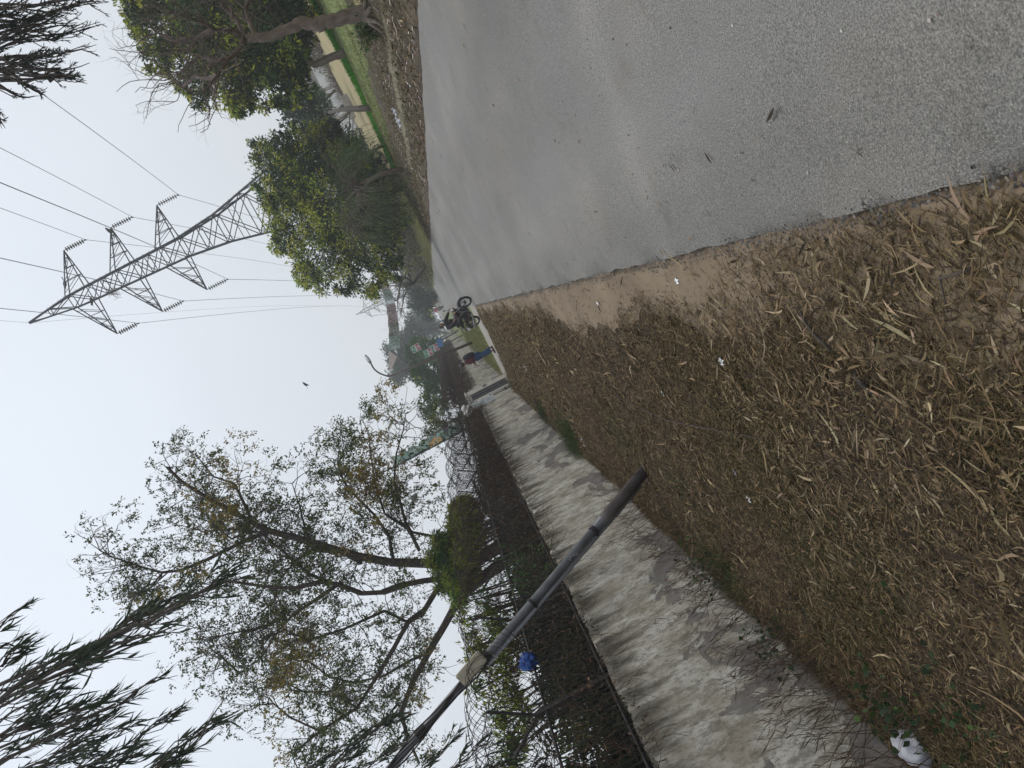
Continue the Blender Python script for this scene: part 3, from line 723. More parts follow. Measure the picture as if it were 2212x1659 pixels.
for k, (a, b, c) in enumerate(zip(TA, TB, TC)):
    r = .019 if k < 6 else .011
    t = empty("power_line", tuple(a), f"thin {wn[k]} wire of the power line hanging from the pylon", "wire", "wires of the power line")
    m = MB()
    for (p, q, s) in ((a, b, 5.6), (a, c, 5.2)):
        m.tube([p.lerp(q, u)+Vector((0, 0, -4*s*u*(1-u))) for u in np.linspace(0, 1, 40)], r, 5)
    m.build("wire", WIRE, t)
# slack cables by the street lamp
for k, (pts, lb) in enumerate([(((823, 826, 56), (838, 868, 50), (841, 925, 40), (838, 960, 32)), "thin slack cable drooping from the lamp arm to the leafy tree"),
                               (((862, 812, 56), (880, 838, 50), (876, 866, 42), (866, 895, 34)), "thin looped cable just above the dark green trees")]):
    P = [at(*p) for p in pts]
    t = empty("cable", tuple(P[0]), lb, "cable"); f = []
    for i in range(len(P)-1):
        for u in np.linspace(0, 1, 7)[:-1]: f.append(P[i]*(1-u)+P[i+1]*u)
    f.append(P[-1]); MB().tube(f, .013, 4).build("wire", WIRE, t)
# ------------------------------------------------------------ trees
def grow(p, d, L, r, lev, S, tips, step=.22, wig=.22, grav=0., spread=.8, kids=2.2, shrink=.6, taper=.75, up=0.):
    n = max(3, int(L/step)); p = np.array(p, float); d = nrm(np.array(d, float)); st = L/n
    for i in range(n):
        r0 = r*(1-taper*i/n); r1 = r*(1-taper*(i+1)/n)
        d = nrm(d+rng.normal(0, wig, 3)+np.array([0, 0, up-grav]))
        q = p+d*st; S.append([*p, *q, r0, r1]); p = q
        if lev > 0 and i > 0 and rng.random() < kids/n:
            a = nrm(rng.normal(size=3)); a = nrm(a-d*(a@d)); dd = nrm(d*(1-spread*.5)+a*spread)
            grow(p, dd, L*shrink*rng.uniform(.6, 1.1)*(1-.4*i/n), r1*.7, lev-1, S, tips, step, wig, grav, spread, kids, shrink, taper, up)
        if lev == 0 and i >= n//3: tips.append(np.concatenate([p, d]))
    return p
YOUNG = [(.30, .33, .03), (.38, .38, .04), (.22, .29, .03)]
DARKG = [(.022, .05, .014), (.035, .07, .02), (.015, .032, .012), (.055, .10, .028)]
def canopy(parent, blobs, per, leaf, ratio=.32, young=.3, dark=DARKG, yng=YOUNG, cr=(.3, .6), lv=34, m=LEAFD, name="foliage", droop=.5, view=None):
    """blobs: (center, radius) -> clumps of leaves spread through the crown"""
    Cs, Rs, Ys, Os = [], [], [], []
    for c, R in blobs:
        n = max(3, int(per*(R/1.0)**2)); u = nrm(rng.normal(size=(n, 3))); f = rng.uniform(.35, 1.08, (n, 1))**.6
        sc_ = np.array([1, 1, .92]); Cs.append(np.array(c)+u*f*R*sc_); Rs.append(rng.uniform(*cr, n)*min(1.3, max(.45, R/1.4)))
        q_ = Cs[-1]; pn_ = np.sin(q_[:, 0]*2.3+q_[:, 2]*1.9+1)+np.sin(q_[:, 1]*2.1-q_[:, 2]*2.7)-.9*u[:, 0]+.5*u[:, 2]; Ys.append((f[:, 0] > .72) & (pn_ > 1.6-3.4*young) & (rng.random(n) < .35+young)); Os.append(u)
    Cs = np.concatenate(Cs); Rs = np.concatenate(Rs); Ys = np.concatenate(Ys); Os = np.concatenate(Os)
    N = len(Cs)*lv; ci = np.repeat(np.arange(len(Cs)), lv)
    g = rng.normal(size=(N, 3)); g *= (rng.random((N, 1))**.4)/np.linalg.norm(g, axis=1, keepdims=True)
    pos = Cs[ci]+g*Rs[ci][:, None]*np.array([1, 1, .75])
    d = nrm(g*.8+Os[ci]*.5+rng.normal(0, .5, (N, 3))+np.array([0, 0, -droop]))
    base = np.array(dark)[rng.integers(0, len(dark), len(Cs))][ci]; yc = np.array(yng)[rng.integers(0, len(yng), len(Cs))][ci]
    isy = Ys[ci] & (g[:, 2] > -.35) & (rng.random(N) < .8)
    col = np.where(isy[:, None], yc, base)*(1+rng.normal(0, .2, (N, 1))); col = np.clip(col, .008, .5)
    L = leaf*rng.uniform(.65, 1.25, N)
    V, Q, C = small_leaves(pos, d, L, L*ratio, col)
    return link(name, npmesh(name, V, Q, col=C), m, parent)
def px_blobs(lst, Y, dy=1.5):
    o = []
    for e in lst:
        x, y, r = e[:3]; yy = (e[3] if len(e) > 3 else Y+rng.uniform(-dy, dy)); o.append((at(x, y, yy), r*yy/FPX))
    return o
def trunk_obj(parent, pts, rad, m=BARK, n=10, name="trunk"):
    P = [np.array(p, float) for p in pts]; f = []; r = []
    for i in range(len(P)-1):
        for u in np.linspace(0, 1, 4)[:-1]:
            f.append(P[i]*(1-u)+P[i+1]*u+rng.normal(0, .012, 3)); r.append(rad[i]*(1-u)+rad[i+1]*u)
    f.append(P[-1]); r.append(rad[-1])
    return MB().tube(f, r, n).build(name, m, parent, smooth=True)
def branches(parent, base, blobs, r0, m=BARK, name="limbs"):
    S = []
    for c, R in blobs:
        p = np.array(base, float); c = np.array(c); n = 7; pr = p
        for i in range(1, n+1):
            u = i/n; q = p*(1-u)+c*u+np.array([0, 0, .25*np.linalg.norm(c-p)*sin(pi*u)*.5])+rng.normal(0, .08, 3)*(u < 1)
            S.append([*pr, *q, r0*(1-.8*(i-1)/n), r0*(1-.8*i/n)]); pr = q
        for _ in range(5): grow(pr, nrm(rng.normal(size=3)), R*.9, r0*.2, 1, S, [], .3, .2)
    return segs_obj(name, S, m, parent, 5)

# big dark tree with yellow-green new leaves, in front of the pylon
def tree_big():
    base = gnd(862, 400); t = empty("mango_tree", tuple(base), "large dense round-crowned green tree hiding the foot of the near pylon", "tree", "leafy trees across the road")
    L = [(600, 360, 55), (645, 455, 75), (690, 550, 62), (782, 590, 48), (720, 420, 90), (800, 505, 66), (655, 335, 52), (725, 335, 60), (788, 400, 62), (578, 430, 26), (838, 560, 36),
         (615, 515, 38), (755, 485, 84), (838, 600, 24), (668, 598, 30), (565, 328, 22), (828, 455, 45), (552, 305, 14), (590, 300, 18), (640, 300, 34), (700, 300, 40), (750, 320, 45), (620, 400, 60),
         (590, 525, 16), (648, 590, 18), (700, 615, 20), (742, 622, 22), (800, 628, 18), (560, 410, 14), (818, 400, 40)]
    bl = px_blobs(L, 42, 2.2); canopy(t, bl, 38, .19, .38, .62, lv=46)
    tp = at(800, 430, 44)
    trunk_obj(t, [base, base*.4+tp*.6, tp], [.34, .26, .2], BARKD); branches(t, tp, bl[:18:2], .07, BARKD)
tree_big()
def tree_b():
    base = gnd(746, 112); t = empty("mango_tree", tuple(base), "dense dark green tree with yellow new leaves on a slender bent trunk in the field", "tree", "leafy trees across the road")
    L = [(296, 15, 36), (345, 60, 58), (415, 112, 66), (335, 130, 30), (480, 172, 56), (520, 228, 26), (560, 60, 90), (450, 20, 80), (596, 130, 68), (640, 185, 34), (545, 195, 38), (630, 40, 55),
         (500, 100, 84), (405, 185, 26), (638, 110, 26), (380, -60, 90), (500, -80, 110), (290, -60, 60), (600, -60, 80), (455, 215, 20), (648, 160, 22), (615, 90, 50), (630, 50, 38), (606, 190, 34), (280, 60, 18), (430, 225, 14)]
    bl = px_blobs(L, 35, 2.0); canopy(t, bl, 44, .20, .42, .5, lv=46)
    k = at(678, 140, 34); trunk_obj(t, [base, at(722, 122, 34), k, at(640, 120, 34)], [.19, .16, .14, .12], BARK); branches(t, at(640, 120, 34), bl[5:14:2], .05, BARKD)
tree_b()
def tree_bare():
    base = gnd(806, 30); t = empty("bare_tree", tuple(base), "leafless tree with crooked brown trunk at the right road edge and tangled pale twigs", "tree")
    Y0 = 16.53; P = [(806, 30), (781, 30), (747, 38), (722, 43), (700, 48), (689, 56), (674, 51), (644, 51), (622, 63), (597, 73), (580, 80), (555, 82), (531, 82)]
    pts = [at(x, y, Y0) for x, y in P]; pts[0] = base+np.array([0, 0, -.1]); rad = [.21, .16, .145, .135, .135, .15, .125, .12, .105, .105, .095, .09, .085]
    trunk_obj(t, pts, rad, BARK, 12)
    R = MB()
    for k in range(7):
        a = k*.95; R.tube([base+np.array([.1*cos(a), .1*sin(a), .14]), base+np.array([.3*cos(a), .3*sin(a), .02]), base+np.array([.5*cos(a), .5*sin(a), -.05])], [.06, .04, .015], 6)
    R.build("roots", BARK, t, smooth=True)
    S = []; tips = []
    main = [[(531, 82), (511, 112), (491, 130), (471, 160), (440, 200)], [(531, 82), (501, 66), (461, 64), (441, 50), (411, 40), (381, 10)], [(531, 80), (511, 40), (481, 14), (468, -20)],
            [(491, 130), (470, 130), (430, 120), (400, 150)], [(461, 64), (430, 80), (380, 90), (340, 70)], [(555, 82), (540, 50), (530, 20), (540, -10)], [(471, 160), (450, 170), (420, 165), (395, 190)]]
    for i, mline in enumerate(main):
        pr = None
        for j, (x, y) in enumerate(mline):
            q = at(x, y, Y0+(.25*i-.8)*j*.5)
            if pr is not None:
                r = .062*(1-.19*j); S.append([*pr, *q, r+.012, r])
                for _ in range(4): grow(q, nrm(nrm(q-pr)+rng.normal(0, .7, 3)), rng.uniform(.8, 1.7), .013, 2, S, tips, .15, .27, .0, .9, 2.6, .7, .6)
            pr = q
    segs_obj("branches", S, TWIG, t, 5)
tree_bare()

def simple_tree(name, label, base, top, blobs, Y, r=.15, per=26, leaf=.25, young=.1, dark=DARKG, yng=YOUNG, lv=26, m=LEAF, cr=(.4, .8), group="trees beyond the far wall", ratio=.4, dy=2.0, brn=True, droop=.4):
    base = np.array(base, float); t = empty(name, tuple(base), label, "tree", group)
    bl = px_blobs(blobs, Y, dy)
    trunk_obj(t, [base, base*.5+top*.5+np.array([.1, 0, 0]), top], [r, r*.8, r*.6], BARKD, 8)
    if brn: branches(t, top, bl, r*.45, BARKD)
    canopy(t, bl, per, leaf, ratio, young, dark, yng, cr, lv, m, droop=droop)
    return t
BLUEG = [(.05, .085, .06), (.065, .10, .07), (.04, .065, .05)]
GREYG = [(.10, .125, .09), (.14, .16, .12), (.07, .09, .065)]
MIDG = [(.045, .10, .028), (.06, .12, .035), (.035, .075, .025)]
OLIVE = [(.22, .26, .035), (.15, .20, .03), (.28, .29, .05)]
# far side of the road, beyond
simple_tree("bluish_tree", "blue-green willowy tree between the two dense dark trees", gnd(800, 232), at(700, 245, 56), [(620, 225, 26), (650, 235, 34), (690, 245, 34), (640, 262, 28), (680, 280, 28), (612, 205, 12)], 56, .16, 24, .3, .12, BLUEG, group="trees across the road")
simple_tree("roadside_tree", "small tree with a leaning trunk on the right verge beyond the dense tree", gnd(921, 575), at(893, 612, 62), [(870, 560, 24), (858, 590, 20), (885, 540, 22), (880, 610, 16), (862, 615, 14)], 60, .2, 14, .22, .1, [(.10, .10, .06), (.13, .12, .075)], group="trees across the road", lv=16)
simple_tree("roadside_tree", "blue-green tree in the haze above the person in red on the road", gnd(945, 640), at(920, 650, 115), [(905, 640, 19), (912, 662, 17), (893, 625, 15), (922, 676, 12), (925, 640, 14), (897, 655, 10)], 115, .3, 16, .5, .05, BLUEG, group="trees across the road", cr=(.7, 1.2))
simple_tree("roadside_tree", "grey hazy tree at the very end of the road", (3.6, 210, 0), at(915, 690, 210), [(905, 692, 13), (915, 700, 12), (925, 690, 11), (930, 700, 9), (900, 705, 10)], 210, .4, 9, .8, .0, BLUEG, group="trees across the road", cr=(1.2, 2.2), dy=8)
def bare_far(label, base, line, Y, n, L, r, group="trees across the road", m=TWIG, lv=2, name="bare_tree"):
    t = empty(name, tuple(base), label, "tree", group); S = []; pr = np.array(base, float)
    for i, (x, y) in enumerate(line):
        q = at(x, y, Y); S.append([*pr, *q, r*(1-.15*i), r*(1-.15*(i+1))]); pr = q
        if i:
            for _ in range(n): grow(q, nrm(rng.normal(size=3)+np.array([0, 0, .5])), rng.uniform(.6, 1.2)*L, r*.28, lv, S, [], L/6, .24, 0, .8, 2.6, .65, .6)
    segs_obj("branches", S, m, t, 3)
bare_far("leafless grey thicket tree hanging over the right verge beside the street banner", gnd(905, 560), [(880, 580), (865, 615), (858, 650)], 62, 9, 3.0, .11)
bare_far("second leafless tree leaning left under the street banner", gnd(915, 600), [(890, 610), (872, 640), (868, 668)], 70, 9, 2.6, .10)
bare_far("small leafless tree against the sky left of the hazy road end", (-4.9, 150, 0), [(920, 712), (895, 716), (880, 712)], 150, 8, 4.2, .22, "trees beyond the far wall")
# left side behind the wall
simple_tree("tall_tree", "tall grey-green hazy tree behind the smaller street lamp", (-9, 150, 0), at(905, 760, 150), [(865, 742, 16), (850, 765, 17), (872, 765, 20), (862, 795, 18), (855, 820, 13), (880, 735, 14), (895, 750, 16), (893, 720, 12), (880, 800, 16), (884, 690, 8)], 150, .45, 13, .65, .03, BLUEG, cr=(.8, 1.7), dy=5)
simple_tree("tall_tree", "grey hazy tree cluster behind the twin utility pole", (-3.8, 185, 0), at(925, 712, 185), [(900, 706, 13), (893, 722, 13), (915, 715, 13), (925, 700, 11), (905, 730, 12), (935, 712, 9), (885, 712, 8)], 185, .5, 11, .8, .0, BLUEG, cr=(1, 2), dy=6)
simple_tree("wall_tree", "dark green tree behind the printed boards", (-5.6, 95, 0), at(935, 765, 95), [(905, 745, 17), (900, 770, 20), (925, 755, 20), (915, 785, 20), (942, 745, 14), (940, 775, 18), (885, 762, 12)], 95, .3, 26, .42, .06, MIDG, cr=(.5, 1))
simple_tree("wall_tree", "bright green bushy tree left of the brown street lamp", (-6.8, 72, 0), at(945, 820, 72), [(905, 800, 17), (918, 822, 22), (940, 808, 18), (945, 835, 22), (925, 845, 16), (960, 800, 12), (893, 785, 9), (965, 822, 14)], 72, .3, 34, .34, .12, MIDG, cr=(.4, .9))
simple_tree("wall_tree", "green tree just left of the brown lamp, reaching over the far wire", (-6.6, 62, 0), at(955, 868, 62), [(922, 870, 16), (940, 880, 20), (930, 895, 14), (955, 862, 16), (962, 885, 14)], 62, .25, 28, .3, .15, MIDG, cr=(.4, .8))
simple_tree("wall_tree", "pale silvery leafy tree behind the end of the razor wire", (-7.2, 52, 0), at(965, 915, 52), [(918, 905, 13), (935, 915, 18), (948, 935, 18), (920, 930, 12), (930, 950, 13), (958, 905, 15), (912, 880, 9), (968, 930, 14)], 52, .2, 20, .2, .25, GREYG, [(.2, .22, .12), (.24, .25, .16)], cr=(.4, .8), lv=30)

# open-crowned tree with seed pods over the near wall
def tree_open():
    Yt = 21.0; base = at(1007, 1216, Yt).copy(); base[2] = -.06
    t = empty("podded_tree", tuple(base), "big open-crowned tree with dark spreading limbs and hanging brown pods behind the near wall", "tree")
    cv = lambda p: (166+.5*p[0], 829.5+.5*p[1])
    limbs = [(0, .17, [(1659, 775), (1500, 775), (1350, 770), (1220, 745), (1100, 710), (950, 665), (830, 635), (760, 600), (700, 565), (560, 490), (450, 420), (390, 360)]),
             (-1, .07, [(830, 635), (700, 690), (560, 760), (450, 805), (370, 815), (280, 790), (160, 750), (100, 720)]),
             (-1.5, .035, [(370, 815), (340, 850), (300, 900)]), (1, .06, [(760, 600), (715, 500), (680, 430), (590, 400), (550, 350)]),
             (2, .08, [(1230, 770), (1150, 730), (1020, 715), (950, 760), (880, 840), (850, 940), (780, 1000), (740, 1050)]),
             (-1, .13, [(1600, 840), (1500, 850), (1420, 865), (1320, 900), (1230, 905), (1130, 865), (1050, 855), (950, 880), (850, 880), (750, 865), (650, 850), (560, 880)]),
             (1.5, .06, [(1100, 860), (1000, 820), (900, 730), (850, 690), (800, 640), (660, 625), (560, 640), (480, 620)]),
             (1, .05, [(860, 640), (780, 610), (670, 670), (600, 620), (560, 560)]),
             (-2, .12, [(1640, 850), (1560, 880), (1500, 980), (1430, 1030), (1370, 1140), (1280, 1290), (1210, 1400), (1050, 1500), (930, 1600)]),
             (-1, .14, [(1650, 930), (1590, 1040), (1520, 1160), (1450, 1290), (1400, 1420), (1430, 1530), (1480, 1640)]),
             (1, .06, [(1370, 780), (1350, 660), (1290, 570), (1200, 480), (1150, 420), (1130, 350), (1160, 270)]),
             (2, .06, [(1480, 720), (1420, 600), (1400, 520), (1370, 420), (1380, 300), (1410, 200), (1420, 130)]),
             (1.5, .06, [(1620, 700), (1550, 660), (1450, 640), (1330, 560), (1290, 440), (1270, 300), (1260, 220)]),
             (1, .06, [(1520, 1160), (1430, 1200), (1330, 1260), (1200, 1290), (1100, 1270), (1000, 1200), (920, 1190)]),
             (-1, .06, [(1430, 1030), (1330, 980), (1240, 1020), (1150, 1060), (1000, 1110), (900, 1060), (800, 1100)]),
             (0, .05, [(1210, 1400), (1100, 1330), (980, 1330), (880, 1280), (820, 1300)]), (0, .06, [(1400, 1420), (1280, 1480), (1180, 1560), (1100, 1650)]),
             (-1, .05, [(1050, 1500), (920, 1440), (850, 1380), (760, 1390)]), (2, .05, [(1010, 700), (980, 600), (960, 520), (930, 430)]),
             (0, .05, [(700, 1250), (650, 1200), (560, 1130)]),
             (-1, .06, [(900, 1000), (830, 1040), (760, 1060), (650, 1080), (560, 1110)]), (1, .07, [(1130, 865), (1020, 940), (930, 1000), (860, 1080), (800, 1180), (700, 1250)])]
    S = []; tips = []
    for dyy, r, pts in limbs:
        n = len(pts); pr = None
        for j, p in enumerate(pts):
            x, y = cv(p); u = j/(n-1); q = at(x, y, Yt+dyy*u*1.4)
            if pr is not None:
                for a in range(3):
                    q0 = pr+(q-pr)*a/3; q1 = pr+(q-pr)*(a+1)/3; ra = r*.84*(1-.72*(j-1+a/3)/(n-1)); rb = r*.84*(1-.72*(j-1+(a+1)/3)/(n-1))
                    S.append([*q0, *q1, ra, rb])
                    if u > .22 or r < .1:
                        for _ in range(2 if u < .5 else 3):
                            if rng.random() < .62:
                                dd = nrm(nrm(q-pr)*.7+rng.normal(0, .8, 3)); grow(q1, dd, rng.uniform(.7, 1.6)*(1.05-.35*u), .014, 2, S, tips, .16, .22, .0, .8, 3.6, .75, .6)
            pr = q
    MB().tube([base, base+np.array([.05, 0, 2]), at(1020, 1216, Yt), at(996, 1217, Yt)], [.26, .2, .19, .17], 12).build("trunk", BARKD, t, smooth=True)
    MB().tube([base+np.array([0, 0, .8]), at(1040, 1250, Yt), at(990, 1290, Yt-.3)], [.2, .16, .14], 10).build("second_stem", BARKD, t, smooth=True)
    segs_obj("branches", S, BARKD, t, 4)
    T = np.array(tips)
    # compound leaves: each chosen tip carries a few rachises lined with leaflets
    up_ = np.clip((T[:, 2]-5)/8, 0, 1); dn = .5+.5*np.sin(T[:, 0]*1.7+T[:, 2]*1.3)*np.sin(T[:, 1]*1.9+T[:, 2]*.9)
    print('tips', len(T)); k = rng.random(len(T)) < (8200/len(T))*(1.85-1.5*up_)*(.12+1.7*dn**2); T = T[k]
    nr, nl = 2, 8; A0 = np.repeat(T[:, :3], nr, 0); dr = np.repeat(T[:, 3:], nr, 0)+rng.normal(0, .9, (len(T)*nr, 3)); dr[:, 2] -= .35; dr = nrm(dr)
    cl_ = np.repeat(T, nr, 0); u = np.tile(np.linspace(.1, 1, nl), len(A0))[:, None]; dr = np.repeat(dr, nl, 0); c = np.repeat(A0, nl, 0)+dr*.24*u+rng.normal(0, .012, (len(dr), 3)); c[:, 2] -= .05*u[:, 0]**2
    d = dr*.5+rng.normal(0, .8, c.shape); cc = np.repeat(cl_, nl, 0)
    zf = np.clip((cc[:, 2]-4)/7, 0, 1)[:, None]
    col = pick([(.06, .08, .03), (.10, .13, .035), (.16, .19, .04), (.05, .06, .03)], len(c), .2)*(1-.3*zf)
    yb = np.sin(cc[:, 0]*1.3+cc[:, 2]*1.1)+np.sin(cc[:, 2]*2.1+cc[:, 1]) > 1.15; col[yb] = pick([(.27, .20, .04), (.24, .23, .05), (.2, .12, .04)], yb.sum(), .2)
    V, Q, C = small_leaves(c, d, rng.uniform(.06, .10, len(c)), rng.uniform(.03, .048, len(c)), col); link("foliage", npmesh("foliage", V, Q, col=C), LEAF, t); print("open tree leaves", len(c))
    # pods: flat papery, hanging in bunches
    K = T[rng.integers(0, len(T), 150)]; K = K[K[:, 2] > 4.5]; c = np.repeat(K[:, :3], 5, 0)+rng.normal(0, .10, (len(K)*5, 3)); d = rng.normal(0, .25, c.shape); d[:, 2] -= 1
    V, Q, C = strip_leaves(c, d, rng.normal(size=c.shape), rng.uniform(.16, .27, len(c)), .034, .08, np.array([[.5, .2, 0]]), pick([(.19, .145, .10), (.14, .10, .075), (.24, .19, .13)], len(c)), 2, (.5, 1, .5))
    o = link("seed_pods", npmesh("seed_pods", V, Q, col=C), DRY, t); o["kind"] = "stuff"
tree_open()

# shrubs that stand behind the picket fence
def shrub(name, label, blobs, Y, leaf, dark, young, per=40, lv=30, droop=.8, ratio=.25, group="shrubs behind the near fence", cr=(.25, .5), dy=.5, m=LEAF, yng=OLIVE, base=None, cat="shrub"):
    bl = px_blobs(blobs, Y, dy) if Y else blobs; b = np.mean([c for c, R in bl], 0); b[2] = 0 if base is None else base
    t = empty(name, tuple(b), label, cat, group)
    S = []
    for c, R in bl:
        for _ in range(3):
            e = np.array(c)+rng.normal(0, R*.4, 3); a = np.array([b[0]*.7+c[0]*.3, c[1]*.8+b[1]*.2, b[2]]); mdl = (a+e)/2+rng.normal(0, .1, 3)
            k_ = .15 if base else 1.; S.append([*a, *mdl, .03*k_, .022*k_]); S.append([*mdl, *e, .022*k_, .01*k_]); grow(e, nrm(rng.normal(size=3)), R, .01, 1, S, [], .2, .2)
    segs_obj("stems", S, BARKD, t, 4)
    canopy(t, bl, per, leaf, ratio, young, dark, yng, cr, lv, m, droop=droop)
    return t
shrub("shrub", "yellow-green weeping shrub rising over the razor wire beside the trunk of the podded tree", [(990, 1105, 20), (995, 1135, 24), (992, 1165, 26), (1005, 1195, 24), (980, 1180, 18), (1010, 1225, 22), (1022, 1160, 20), (1018, 1118, 18), (1012, 1090, 12)], 20, .15, OLIVE, .6, 900, 40)
shrub("shrub", "green feathery shrub hanging round the forked trunks above the coil", [(965, 1190, 26), (950, 1220, 22), (980, 1240, 26), (945, 1170, 15), (930, 1205, 14), (1000, 1260, 24), (990, 1290, 20), (960, 1265, 16), (1000, 1205, 20)], 20, .13, MIDG+OLIVE, .3, 500, 36)
shrub("shrub", "tall green shrub behind the coil at the beige box on the pole", [(1020, 1400, 20), (1040, 1440, 24), (1030, 1490, 18), (1070, 1350, 22), (1050, 1320, 16), (1000, 1345, 12), (1080, 1400, 26), (1095, 1450, 24), (985, 1300, 12), (1050, 1290, 14), (1100, 1510, 26), (1075, 1560, 24), (1110, 1600, 28), (1090, 1640, 24), (1130, 1550, 20)], 11.5, .11, MIDG+OLIVE, .25, 420, 36)
hed = [((-5.9+rng.uniform(-.6, .4), y, rng.uniform(1.0, 2.35)), rng.uniform(.7, 1.0)) for y in np.concatenate([np.arange(3.0, 14, .3), np.arange(14, 31, .45)])]
shrub("hedge", "dark overgrown hedge filling the gaps behind the near pickets", hed, None, .12, [(.012, .02, .009), (.02, .032, .013), (.035, .05, .018)], .12, 110, 44, .3, .4, "hedges behind the fence", (.3, .5), yng=[(.08, .11, .03)], cat="hedge")
hed2 = [((-6.0+rng.uniform(-.5, .3), y, rng.uniform(2.2, 2.9)), rng.uniform(.5, .7)) for y in np.arange(3.2, 9.5, .45)]
shrub('hedge', 'leafy olive growth rising behind the coil nearest the camera', hed2, None, .11, [(.03, .04, .014), (.05, .06, .02), (.08, .10, .03)], .3, 60, 30, .5, .35, 'hedges behind the fence', (.3, .5), yng=OLIVE, cat='hedge')
hed = [((-7.0+rng.uniform(-.9, .5), y, rng.uniform(1.0, 2.6)), rng.uniform(1.0, 1.5)) for y in np.arange(36, 100, 2.2)]
shrub("hedge", "dark green hedge behind the far fence beyond the gate", hed, None, .26, [(.03, .05, .02), (.045, .07, .03)], .1, 16, 30, .3, .4, "hedges behind the fence", (.4, .7), yng=[(.07, .10, .03)], cat="hedge")
# sprigs of green growing through the fence near the pole
shrub("vine", "fresh green leafy sprigs twining in the fence left of the pole", [(1125, 1235, 9), (1112, 1262, 9), (1150, 1255, 7), (1168, 1210, 6), (1100, 1210, 7)], 10.3, .06, MIDG, .2, 900, 24, .3, .35, "green growth on the near wall", (.5, 1), .1, base=1.7, cat="vine")

# hanging eucalyptus shoots
def hanging(parent, lines, Y, leafL, leafW, dens, col, wig=.05, thick=.006, spread=.16, up_ext=1.6, dy=1.0, stiff=False):
    S = []; cs, ds, Ls, Ws = [], [], [], []
    for (x0, y0), (x1, y1), wd, dn in lines:
        yy = Y+rng.uniform(-dy, dy); a = at(x0, y0, yy); b = at(x1, y1, yy+rng.uniform(-.3, .3))
        LL = np.linalg.norm(b-a); R = wd*yy/FPX; nsh = max(1, int(round(wd/9*dn)))
        a2 = a+nrm(a-b)*up_ext+np.array([0, 0, .2]); S.append([*a2, *a, .02, .013])
        n = 9; mid = [a*(1-u)+b*u+np.array([.04*sin(u*5+x0), .04*cos(u*4+y0), .10*LL*u*(1-u)]) for u in np.linspace(0, 1, n+1)]
        for i in range(n): S.append([*mid[i], *mid[i+1], .013*(1-i/n)+.003, .013*(1-(i+1)/n)+.003])
        for s in range(nsh*(4 if not stiff else 4)):
            u = rng.uniform(0, .88); k = int(u*n); p0 = mid[k]*(1-(u*n-k))+mid[min(k+1, n)]*(u*n-k); p = p0+rng.normal(0, .42, 3)*R*(1-.6*u); S.append([*(p0-nrm(b-a)*.25), *p, .005, .005])
            d = nrm(nrm(b-a)+rng.normal(0, spread*2.2, 3)+(np.array([0, 0, -.35]) if not stiff else 0)); L = rng.uniform(.35, .9)*min(1, LL/2.5)*(1-.45*u)
            m = max(3, int(L/.08))
            for j in range(m):
                d = nrm(d+rng.normal(0, wig, 3)+np.array([0, 0, -.035])); q = p+d*L/m
                S.append([*p, *q, thick*(1-.6*j/m), thick*(1-.6*(j+1)/m)])
                for _ in range(dens):
                    cs.append(p+(q-p)*rng.random()); e = nrm(rng.normal(size=3)); ds.append(nrm(d*(.85 if not stiff else .6)+e*(.34 if not stiff else .62)+np.array([0, 0, -.3]))); Ls.append(leafL*rng.uniform(.6, 1.2)*(1-.25*j/m)); Ws.append(leafW*rng.uniform(.8, 1.2))
                p = q
    segs_obj("branches", S, BARKD, parent, 4)
    c = np.array(cs); N = len(c); bd = nrm(rng.normal(size=(N, 3))+np.array([0, 0, -.6]))
    V, Q, C = strip_leaves(c, np.array(ds), rng.normal(size=(N, 3)), np.array(Ls), np.array(Ws), .42 if not stiff else .08, bd, pick(col, N, .2), 3, (.3, 1, .8, .05))
    print("hanging", N); link("foliage", npmesh("foliage", V, Q, col=C), LEAF, parent)
EUC = [(.035, .055, .035), (.05, .07, .045), (.03, .045, .032), (.06, .08, .04)]
te = empty("eucalyptus_tree", (-7.4, 4.0, 0), "eucalyptus with long drooping narrow leaves hanging nearest the camera over the wall", "tree", "eucalyptus trees by the camera")
lines = [((0, 1512), (190, 1395), 30, 1.3), ((20, 1505), (330, 1318), 30, 1.6), ((150, 1430), (420, 1268), 34, 1.6), ((300, 1345), (545, 1238), 26, 1.1), ((90, 1480), (345, 1345), 26, 1.2), ((240, 1405), (410, 1330), 16, .8),
         ((0, 1600), (230, 1505), 36, 1.4), ((130, 1560), (300, 1490), 24, .9), ((250, 1520), (385, 1452), 12, .7), ((0, 1560), (140, 1480), 30, 1.2), ((0, 1650), (250, 1540), 38, 1.6), ((100, 1640), (290, 1560), 30, 1.2),
         ((250, 1650), (395, 1520), 26, 1.1), ((300, 1680), (480, 1565), 26, 1.1), ((380, 1640), (505, 1500), 11, .6), ((0, 1445), (72, 1368), 16, 1.0), ((-20, 1368), (75, 1300), 13, .9), ((0, 1400), (60, 1400), 10, .5),
         ((120, 1690), (330, 1600), 40, 1.4), ((0, 1700), (200, 1620), 40, 1.5), ((260, 1700), (420, 1620), 30, 1.0)]
hanging(te, lines, 8.0, .20, .020, 2, EUC)
MB().tube([(-7.4, 4.0, -.1), (-7.2, 4.2, 4), (-6.6, 4.9, 8), (-6.0, 5.6, 12)], [.24, .2, .15, .06], 10).build("trunk", BARK, te, smooth=True)
te2 = empty("eucalyptus_tree", (-7.6, 6.3, 0), "lower eucalyptus boughs hanging behind the leaning pole at the picture edge", "tree", "eucalyptus trees by the camera")
